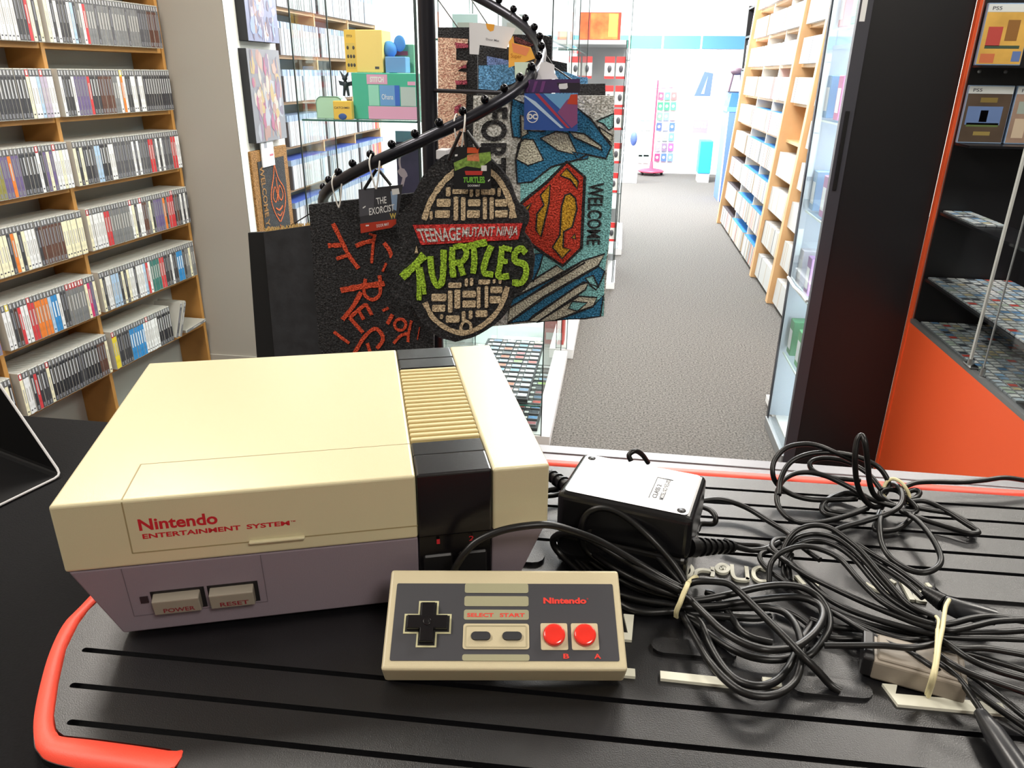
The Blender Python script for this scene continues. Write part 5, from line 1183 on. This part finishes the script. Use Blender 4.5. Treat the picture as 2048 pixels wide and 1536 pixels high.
mb = MB(); mb.box((.694, 2.70, .0), (.735, 3.07, .045), mat('metal sill', 'a6a9ac', .35, .6), .002, 1); mb.build('sill', t)
mb = MB(); mb.box((.735, 2.723, .02), (1.03, 3.3, .05), WHITE); mb.box((1.025, 2.723, .05), (1.035, 3.3, 2.3), mat('pale cabinet back', 'c4d0dc', .5)); mb.box((.712, 3.075, .05), (1.025, 3.085, 2.3), mat('pale cabinet back', 'c4d0dc', .5)); mb.build('cabinet_back', t)
mb = MB(); mb.box((.74, 2.74, 2.26), (1.0, 3.04, 2.28), emis('added fill glow', 'f2f6ff', 8)); mb.build('added_cabinet_fill', t)  # glowing panel added to brighten the cabinet interior
ld = bpy.data.lights.new('cabinet_fill', 'AREA'); ld.size = .25; ld.energy = 18; ld.color = (.92, .96, 1); lo = bpy.data.objects.new('cabinet_fill', ld); C.objects.link(lo); lo.parent = t; lo.location = (0, 0, 2.25)  # added fill lamp under that panel
mb = MB(); mb.box((.742, 2.724, .1), (.750, 2.730, 2.2), emis('added fill glow', 'f2f6ff', 8)); mb.build('added_fill_strip', t)  # glowing strip added with its lamp to lift the dark interior
ld = bpy.data.lights.new('strip_fill', 'AREA'); ld.shape = 'RECTANGLE'; ld.size = .02; ld.size_y = 2.0; ld.energy = 8; ld.color = (.92, .96, 1); lo = bpy.data.objects.new('strip_fill', ld); C.objects.link(lo); lo.parent = t; lo.location = (-.11, -.165, 1.15); lo.rotation_euler = (PI/2, 0, -.5)  # added fill lamp along the strip
mb = MB(); mb.add([(.702, 2.72, .045), (.702, 3.05, .045), (.702, 3.05, 2.2), (.702, 2.72, 2.2)], [[0, 1, 2, 3]], GL); mb.build('front_glass', t)
for z in (.34, .62, .92, 1.25, 1.55):
    mb = MB(); mb.box((.72, 2.73, z), (.726, 3.06, z+.006), mat('pale shelf edge', 'c8d4d4', .3)); pane(mb, (.72, 2.73, z+.006), (1.02, 2.73, z+.006), (1.02, 3.06, z+.006), (.72, 3.06, z+.006)); mb.build('glass_shelf', t)
mb = MB(); mb.tube([(.697, 3.06, .66), (.694, 2.93, .655), (.697, 2.80, .66), (.699, 2.73, .655)], .006, mat('pale rod', 'd9d9d6', .4), 8); mb.build('door_rail', t)
i = 0
for z, y, c in ((.346, 2.80, '4f9a68'), (.346, 2.92, '3f8a60'), (.626, 2.84, '8a6a98'), (.626, 2.95, 'c9c9d4'), (.926, 2.80, 'a87aa8'), (.926, 2.93, '88a8cc'), (1.256, 2.82, 'c06a9a'), (1.256, 2.95, '6f9ac8'), (1.556, 2.8, '7fb8a0'), (1.556, 2.93, 'd08a98')):
    mb = MB(); y += .07 if y < 2.87 else .10; mb.box((.732, y-.03, z+.0065), (.80, y+.03, z+.15), mat('carton '+c, c, .5), .002, 1); mb.box((.7314, y-.022, z+.03), (.732, y+.022, z+.11), mat('pale carton window', 'd8dce4', .4))
    solo('boxed_toy', mb, ['green', 'dark green', 'mauve', 'silver', 'violet', 'light blue', 'pink', 'blue', 'mint', 'rose'][i]+' boxed toy inside the tall glass cabinet right of the aisle', 'box', 'boxed toys in the tall cabinet'); i += 1

# black display unit with orange base
ORG = mat('orange laminate', 'ff6433', .45)
un = thing('display_unit', 'black display unit with orange base panel and glass front, far right', 'display unit', (1.25, 1.9, 0))
mb = MB(); mb.box((1.04, .75, 0), (1.052, 2.695, .612), ORG); mb.build('orange_panel', un)
mb = MB(); mb.box((1.037, 2.676, 0), (1.049, 2.6985, 2.3), ORG); mb.build('orange_edge', un)
mb = MB(); mb.box((1.052, 2.676, 0), (1.6, 2.698, 2.3), BLKC); mb.box((1.59, .75, 0), (1.61, 2.67, 2.3), BLKC); mb.build('black_shell', un)
mb = MB(); mb.box((1.053, .75, .60), (1.59, 2.675, .613), BLKC); mb.box((1.040, .75, .6125), (1.056, 2.675, .626), mat('grey sill trim', '8f9294', .35, .5)); mb.build('lower_deck', un)
SHD = mat('dark shelf', '17171b', .3)
mb = MB(); mb.box((1.056, 1.3, .762), (1.34, 2.674, .770), SHD); mb.build('shelf', un)
mb = MB(); mb.box((1.056, 1.5, .985), (1.17, 2.674, .993), SHD); mb.build('shelf', un)
mb = MB(); mb.box((1.054, 2.56, 1.205), (1.30, 2.674, 1.212), SHD); mb.box((1.054, 2.60, 1.432), (1.30, 2.674, 1.438), SHD)
mb.build('shelf', un)
mb = MB(); pane(mb, (1.0445, 2.2, .627), (1.0445, 2.672, .627), (1.0445, 2.672, 2.2), (1.0445, 2.2, 2.2)); mb.build('front_glass', un)
mb = MB(); pane(mb, (1.0515, .76, .627), (1.0515, 2.16, .627), (1.0515, 2.16, 2.2), (1.0515, .76, 2.2)); mb.build('front_glass', un)
mb = MB(); mb.box((1.041, 2.196, .64), (1.047, 2.206, 2.2), mat('pale glass edge', 'c4c6c2', .3)); mb.build('glass_edge', un)
mb = MB(); mb.box((1.049, 2.13, .64), (1.052, 2.135, 2.2), mat('grey glass edge', '8c8f90', .3)); mb.build('glass_edge', un)
mb = MB(); mb.box((1.036, 2.18, .627), (1.062, 2.23, .634), ALU, .002, 1); mb.tube([(1.045, 2.20, .634), (1.045, 2.20, .652)], .009, ALU, 12); mb.build('hinge', un); mb = MB(); mb.tube([(1.05, 2.13, .627), (1.05, 2.13, .65)], .007, ALU, 12); mb.build('hinge', un)
mb = MB(); mb.tube([(1.0440, 2.668, .627), (1.0440, 2.668, 2.2)], .0012, ALU, 6); mb.build('glass_edge', un)
for x in (1.075, 1.15):
    mb = MB(); mb.lathe([(.005, 0), (.005, .006)], (x, 2.668, 1.421), (0, -1, 0), mat('shelf peg', '8f8f94', .4), 10); mb.build('shelf_peg', un)
carts = {c: cart_proto(c, .0262, .0225, 'game_cartridge') for c in cc_cols}
slots = []
for (z, x0, nx, y1, ny, dx, dy, nm) in ((.6135, 1.085, 15, 2.655, 27, .0295, .0258, 'bottom deck of the black display unit'), (.7705, 1.076, 9, 2.655, 27, .0295, .0258, 'wide middle shelf of the black display unit'), (.9935, 1.076, 3, 2.655, 10, .0295, .0258, 'small upper shelf of the black display unit')):
    for j in range(ny):
        for i in range(nx):
            if (i, j) == (1, 2) and nx == 3: continue
            c = rnd.choice(['e9eef2', 'c9d6e6', 'e0e4ec', '8fb6dc', 'c2cfd8', 'd9c9a0', 'b7c6b9', '5f8fc0', 'e9eef2', 'c9d6e6', 'e9eef2', '3f4550', 'e0e4ec']) if rnd.random() < .96 else 'c8443a'
            if nx == 15 and i > 8 and j > 8: continue
            slots.append((y1-j*dy+.3*i*dx, c, (x0+i*dx, y1-j*dy, z+.0002), nm))
slots.sort(key=lambda q: q[0]); many = MB()
for n_, (_, c, loc, nm) in enumerate(slots):
    if n_ < 192:
        o = bpy.data.objects.new('game_cartridge', carts[c]); C.objects.link(o); o.location = loc
        tag(o, f'{cnm[c]} labelled game cartridge lying on the {nm}', 'game cartridge', f'{cnm[c]} cartridges on the {nm}')
    else:
        me = carts[c]
        for mi_ in range(len(me.materials)):
            many.add([v.co.copy() for v in me.vertices], [list(p.vertices) for p in me.polygons if p.material_index == mi_], me.materials[mi_], False, Matrix.Translation(loc))
solo('game_cartridges', many, 'remaining cartridges toward the far end of the black display unit shelves', 'game cartridges', None, 'stuff')
# boxed games standing at the far end of the unit
def ps(label, px0, px1, z0, z1, col, bits, Y=2.655):
    a = at(px0, 150, 'y', Y); x0 = 1.056+(px0-1945)*.0017 if 0 else at(px0, 286 if z0 < 1.3 else 130, 'y', Y).x; x1 = at(px1, 286 if z0 < 1.3 else 130, 'y', Y).x
    t = thing('game_box', label, 'game case', ((x0+x1)/2, Y, z0))
    mb = MB(); mb.box((x0, Y, z0), (x1, Y+.014, z1), mat('clear blue case', '9fb6d8', .2), .0015, 1); mb.build('case_shell', t)
    mb = MB(); mb.box((x0+.002, Y-.0006, z1-.024), (x1-.002, Y, z1-.003), WHITE); mb.box((x0+.002, Y-.0006, z0+.004), (x1-.002, Y, z1-.0245), mat('cover '+col, col, .35, noise=.2, nscale=12))
    W_ = x1-x0; H_ = z1-z0-.028
    for u0, v0, u1, v1, c in bits: mb.box((x0+.002+W_*u0, Y-.0009, z0+.004+H_*v0), (x0+.002+W_*u1-.004, Y-.0006, z0+.004+H_*v1), mat('cover bit '+c, c, .35))
    text_on(mb, 'PS5', [(x0+.014, Y-.0006, z1-.019), (x0+.04, Y-.0006, z1-.019), (x0+.04, Y-.0006, z1-.009), (x0+.014, Y-.0006, z1-.009)], MARK, .0002, .01)
    mb.build('cover', t)
    return x0, x1, Y
x0, x1, Y = ps('yellow and orange boxed game standing highest in the black display unit', 1950, 2040, 1.4385, 1.6085, 'e8b45a', [(.1, .35, .45, .72, 'c8504a'), (.5, .45, .8, .85, '9a6a3a'), (.1, .30, .9, .36, '4a5a4a'), (.05, .02, .4, .2, 'd87850'), (.75, .05, .97, .25, '6a80b8')])
x0, x1, Y = ps('brown boxed game with a blue battle picture, left one on the lower ledge', 1913, 2003, 1.2125, 1.3825, '5d4c40', [(.06, .36, .86, .74, '6f86b8'), (.1, .32, .84, .40, '6a7a4a'), (.36, .42, .56, .66, 'a8484a'), (.3, .14, .7, .22, 'a08a50'), (.3, .82, .7, .92, '8a7440')])
x0, x1, Y = ps('beige boxed game with pale figures, right one on the lower ledge', 2008, 2095, 1.2125, 1.3825, 'a88a7a', [(.1, .1, .4, .5, 'd8c0a8'), (.5, .3, .9, .8, 'c08a70'), (.1, .6, .4, .85, 'a8b0a8')])

# ---- accessory rack beyond the glass cabinets ---------------------------------------------------
t = thing('glass_cabinet', 'glass cabinet of red and white game accessories in the middle of the left row', 'glass cabinet', (-.17, 5.4, 0))
mb = MB(); mb.box((-.36, 5.2, 0), (.02, 5.9, .05), PLN, .002, 1); mb.build('plinth', t)
mb = MB(); mb.box((-.35, 5.88, .05), (0, 5.895, 1.6), mat('grey pegboard', 'a9aaae', .6)); mb.box((-.35, 5.2, 1.575), (.0, 5.9, 1.6), mat('silver top trim', 'c0c2c6', .35, .5)); mb.build('back_board', t)
for z in (.56, .25): mb = MB(); mb.box((-.34, 5.205, z), (-.005, 5.87, z+.008), mat('pale shelf edge', 'c8d4d4', .3)); mb.build('shelf', t)
for x in (-.355, .0, .008):
    mb = MB(); mb.box((x-.003, 5.2, .05), (x+.003, 5.206, 1.6), DKE); mb.build('glass_edge', t)
mb = MB(); pane(mb, (.004, 5.2, .05), (.004, 5.9, .05), (.004, 5.9, 1.6), (.004, 5.2, 1.6)); mb.build('side_glass', t)
RCD = mat('red card', 'd83a3a', .45); PLB = mat('pale blister', 'dcdcd8', .4)
r = random.Random(11); n_ = 0
where = ['top row', 'second row', 'third row', 'fourth row', 'fifth row', 'lowest row']
for j, z in enumerate((1.44, 1.27, 1.13, .92, .73, .40)):
    for i in range(5):
        x = -.315+i*.072+r.uniform(-.006, .006); w_ = .031; h_ = .13
        if n_ == 2 or (j > 3 and i < 3): n_ += 1; continue
        t_ = thing('accessory_pack', f'red and white blister pack hanging in the {where[j]} of the accessory cabinet', 'accessory pack', (x, 5.22, z-h_/2), group='blister packs in the '+where[j])
        mb = MB(); mb.box((x-w_, 5.22+.004*(i % 2), z-h_/2), (x+w_, 5.226+.004*(i % 2), z+h_/2), PLB); mb.box((x-w_, 5.2195+.004*(i % 2), z+h_*.22), (x+w_, 5.22+.004*(i % 2), z+h_/2), RCD); mb.box((x-w_, 5.2195+.004*(i % 2), z-h_/2), (x+w_, 5.22+.004*(i % 2), z-h_*.38), RCD); mb.build('card', t_)
        mb = MB(); mb.ball((x, 5.216, z-.005), .015, mat('dark grey accessory', '4a4a50', .4), 10, (.9, .4, 1.4)); mb.build('accessory', t_); n_ += 1
t = thing('toy_box', 'red and orange boxed toy on top of the accessory cabinet', 'box', (-.17, 5.3, 1.601))
mb = MB(); mb.box((-.305, 5.25, 1.6015), (-.045, 5.45, 1.76), mat('red orange carton', 'c43a26', .45), .002, 1); mb.box((-.235, 5.2495, 1.606), (-.06, 5.25, 1.755), mat('warm carton print', 'd86a34', .45, noise=.45, nscale=14)); mb.box((-.12, 5.249, 1.62), (-.065, 5.2495, 1.75), mat('yellow carton print', 'f0c050', .45)); mb.build('carton', t)
cabinet('glass cabinet farthest down the left side of the aisle', -.4, .03, 6.3, 7.5, 2.1, [.5, 1.0, 1.5])
# goods behind the rack in upper part: pale boxes inside the second cabinet
for i, (px, py, w_, h_, c, lb) in enumerate(((1123, 60, .05, .09, 'e8e8ee', 'white carton standing highest in the cabinet behind the spiral rack'), (930, 30, .05, .10, 'd0e4ea', 'pale blue carton high in the cabinet beside the rack pole'), (1030, 20, .05, .10, 'c8ccd4', 'grey carton high in the cabinet behind the rail'))):
    p = at(px, py, 'y', 3.1 if px < 1090 else 4.1); zz = 1.5065 if px < 1090 else 1.507
    mb = MB(); mb.box((p.x-w_, p.y, zz), (p.x+w_, p.y+.08, zz+h_), mat('carton '+c, c, .5), .002, 1); mb.box((p.x-w_*.6, p.y-.0006, zz+h_*.3), (p.x+w_*.6, p.y, zz+h_*.7), mat('soft print', 'b9b6b4', .5)); solo('carton', mb, lb, 'box')
# low goods right of the shield mat
for i, (z, c, lb) in enumerate(((.055, 'c8403a', 'red and white box at the foot of the far glass cabinet'), (.506, 'b8bcc0', 'grey box on the lower shelf of the far glass cabinet'), (1.006, 'd04a40', 'red box on the middle shelf of the far glass cabinet'))):
    mb = MB(); mb.box((-.34, 3.80, z+.004), (-.235, 3.92, z+.16), mat('carton '+c, c, .5), .002, 1); mb.box((-.33, 3.7995, z+.03), (-.245, 3.80, z+.07), WHITE); solo('carton', mb, lb, 'box')

# ---- back of the shop -----------------------------------------------------------------
SLB = mat('slatwall white', 'eeeeee', .6)
t = thing('slatwall', 'white slatwall panel at the far end of the aisle', 'wall panel', (.5, 12.2, 0))
mb = MB(); mb.box((-1.0, 12.19, .0), (2.2, 12.245, 2.1), SLB)
for z in [.1+i*.1 for i in range(20)]: mb.box((-1.0, 12.186, z), (2.2, 12.19, z+.085), SLB)
mb.build('panel', t)
t = thing('wall_frieze', 'pale blue and green band of panels high on the back wall', 'frieze', (.5, 12.18, 1.74))
for i, (a, b, c) in enumerate(((-1.9, -1.25, '5f9ed4'), (-1.22, -.55, '5f9ed4'), (-.52, .02, '4fae98'), (.05, .50, '4fae98'), (.53, 1.05, '4fa0b0'), (1.08, 1.75, '4680c0'), (1.78, 2.4, '4680c0'))):
    mb = MB(); mb.box((a, 12.165, 1.76), (b, 12.184, 1.93), mat('frieze '+c, c, .4)); mb.build('frieze_panel', t)
hk = 0
cols = ['c8506a', '5fb080', 'c86a6a', '3f9a68', '3f9a68', '4fa878', '6a8a78', '7088b8', 'e08a9a', '4a5ab0', '8a88c0', '4a68b8', '9a988a', '8a9888', '6a98c8', '8a8898', '7a6a80', '9a5a90', '8a3a6a', '4a68c0', '6a88c8']
for j in range(7):
    for i in range(3):
        c = cols[j*3+i]; p = at(1322+i*13-j*1.3, 192+j*20.5, 'y', 12.14)
        mb = MB(); mb.box((p.x-.04, 12.14, p.z-.055), (p.x+.04, 12.16, p.z+.055), mat('pack '+c, c, .5)); mb.ball((p.x, 12.138, p.z), .022, WHITE, 8, (1, .2, 1)); mb.tube([(p.x, 12.186, p.z+.05), (p.x, 12.15, p.z+.05)], .003, ALU, 5)
        solo('hanging_pack', mb, f'small coloured pack hanging in row {["one","two","three","four","five","six","seven"][j]} of the grid on the back wall, {["left","middle","right"][i]} column', 'pack', 'packs hanging on the back wall')
for j, (px, py) in enumerate(((1285, 232), (1298, 232), (1284, 252), (1297, 252), (1280, 305), (1293, 305), (1280, 318), (1292, 318))):
    p = at(px, py, 'y', 12.15); mb = MB(); mb.box((p.x-.04, 12.15, p.z-.06), (p.x+.04, 12.17, p.z+.06), mat('pack mint', 'bfe6dc', .5)); mb.tube([(p.x, 12.186, p.z+.05), (p.x, 12.165, p.z+.05)], .003, ALU, 5)
    solo('hanging_pack', mb, 'pale mint pack hanging left of the red stand on the back wall', 'pack', 'pale mint packs on the back wall')
b0 = at(1300, 345, 'z', 0)
t = thing('floor_stand', 'red floor stand with slim pole and round wheeled base at the far end', 'stand', (b0.x, b0.y-.3, 0))
RS = mat('red stand metal', 'c8405a', .4); q = Vector((b0.x, b0.y-.3, 0)); tp = at(1316, 160, 'y', q.y)
mb = MB(); mb.tube([q+Vector((0, 0, .05)), q+Vector((0, 0, tp.z))], .014, RS, 10); mb.tube([q+Vector((-.05, 0, tp.z-.12)), q+Vector((.22, 0, tp.z-.10))], .006, RS, 6); mb.build('pole', t)
mb = MB(); mb.lathe([(.19, .045), (.20, .06), (.16, .08), (.03, .10), (.02, .2)], q, (0, 0, 1), RS, 24); mb.build('base', t)
for a in ease(0, 2*PI, 5)[:-1]: mb = MB(); mb.ball(q+Vector((.16*math.cos(a), .16*math.sin(a), .022)), .022, BLKM, 8); mb.build('caster', t)
# cloak, crate and blue column near the right of the far end
p = at(1410, 168, 'y', 11.6); mb = MB(); mb.prism([(p.x-.13, 11.6, p.z-.16), (p.x+.09, 11.6, p.z-.16), (p.x+.10, 11.6, p.z+.14), (p.x-.02, 11.6, p.z+.16)], (0, .06, 0), mat('navy cloth', '4a5e98', .7)); mb.prism([(p.x-.04, 11.599, p.z-.13), (p.x, 11.599, p.z-.13), (p.x+.03, 11.599, p.z+.1)], (0, -.004, 0), mat('pale cloth fold', '9ab8e0', .7))
solo('hanging_cloak', mb, 'navy cloak-like cloth hanging high at the far right of the back wall', 'cloth')
p = at(1401, 253, 'y', 11.8); mb = MB(); mb.box((p.x-.1, 11.8, p.z-.09), (p.x+.1, 11.83, p.z+.09), mat('violet pack', '8a80b8', .5))
for i in range(4): mb.box((p.x-.085+i*.045, 11.797, p.z-.02), (p.x-.055+i*.045, 11.8, p.z+.06), WHITE)
solo('hanging_pack', mb, 'violet pack with four white windows hanging above the turquoise crate', 'pack')
a = at(1399, 345, 'z', 0); a.y = 11.3; a = at(1396, 340, 'y', 11.2); b = at(1421, 340, 'y', 11.2); zt_ = at(1405, 282, 'y', 11.2).z
mb = MB(); mb.box((a.x, 11.2, .12), (b.x, 11.5, zt_), mat('turquoise crate', '2f9fd0', .45), .01, 2); mb.box((a.x+.01, 11.21, .0), (b.x-.01, 11.49, .12), WHITE)
solo('storage_crate', mb, 'tall turquoise crate on a white foot at the far end, left of the blue column', 'crate')
bt = thing('vending_column', 'tall pale blue column display with red balls behind its window, right of the aisle', 'vending machine', (1.32, 9.6, 0))
BLV = mat('periwinkle panel', '5c7cc8', .45); BLD = mat('sky trim', '5fb4dc', .4)
mb = MB(); mb.box((1.20, 9.45, 0), (1.50, 9.9, 1.05), BLV, .004, 1); mb.prism([(1.20, 9.45, 1.05), (1.50, 9.45, 1.05), (1.48, 9.45, 1.22), (1.22, 9.45, 1.22)], (0, .45, 0), mat('deep sky cap', '3a70b8', .45)); mb.build('column_body', bt)
mb = MB(); mb.box((1.19, 9.44, 1.02), (1.51, 9.91, 1.07), BLD); mb.box((1.20, 9.444, 0), (1.215, 9.45, 1.02), WHITE); mb.box((1.47, 9.444, .1), (1.49, 9.45, 1.02), WHITE); mb.build('trim', bt)
mb = MB(); mb.box((1.31, 9.446, .60), (1.41, 9.45, .98), mat('frosted window', 'cfe2f2', .4)); mb.build('window_panel', bt)
for i in range(6): mb = MB(); mb.ball((1.345+(i % 2)*.03, 9.435, .40+(i//2)*.045), .02, mat('red ball', 'd0405a', .3), 10); mb.build('red_ball', bt)
mb = MB(); mb.ball((1.36, 9.44, .29), .035, mat('amber shape', 'e8a040', .4), 12, (1.4, .3, .9)); mb.ball((1.36, 9.44, .20), .04, mat('coral shape', 'e8683a', .4), 12, (1.6, .3, .8)); mb.build('decoration', bt)
p = at(1480, 110, 'y', 9.6); mb = MB()
mb.box((p.x-.10, 9.5, 1.225), (p.x+.08, 9.7, 1.235), DKF)
for sx in (-.08, .06): mb.tube([(p.x+sx, 9.6, 1.23), (p.x+sx*.6, 9.6, 1.42)], .012, mat('brown toy plastic', '6a5560', .5), 8)
mb.ball((p.x-.01, 9.6, 1.45), .07, mat('brown toy plastic', '6a5560', .5), 12, (1.1, .8, .6)); solo('toy_creature', mb, 'brown four-legged toy standing on top of the blue column', 'toy')
p = at(1267, 285, 'y', 11.0); mb = MB(); mb.ball((p.x, 11.0, p.z+.05), .06, mat('navy cloth', '4a5e98', .7), 12, (.8, .7, 1.6)); mb.box((p.x-.06, 10.95, p.z-.14), (p.x+.04, 11.05, p.z-.06), mat('grey shoe', '9aa0b0', .5), .01, 2); mb.box((p.x-.3, 10.9, .0), (p.x+.08, 11.2, p.z-.1405), WHITE, .004, 1)
solo('folded_coat', mb, 'dark blue coat on a white block, at the left of the far back wall', 'coat')
S.view_settings.exposure = 0.0
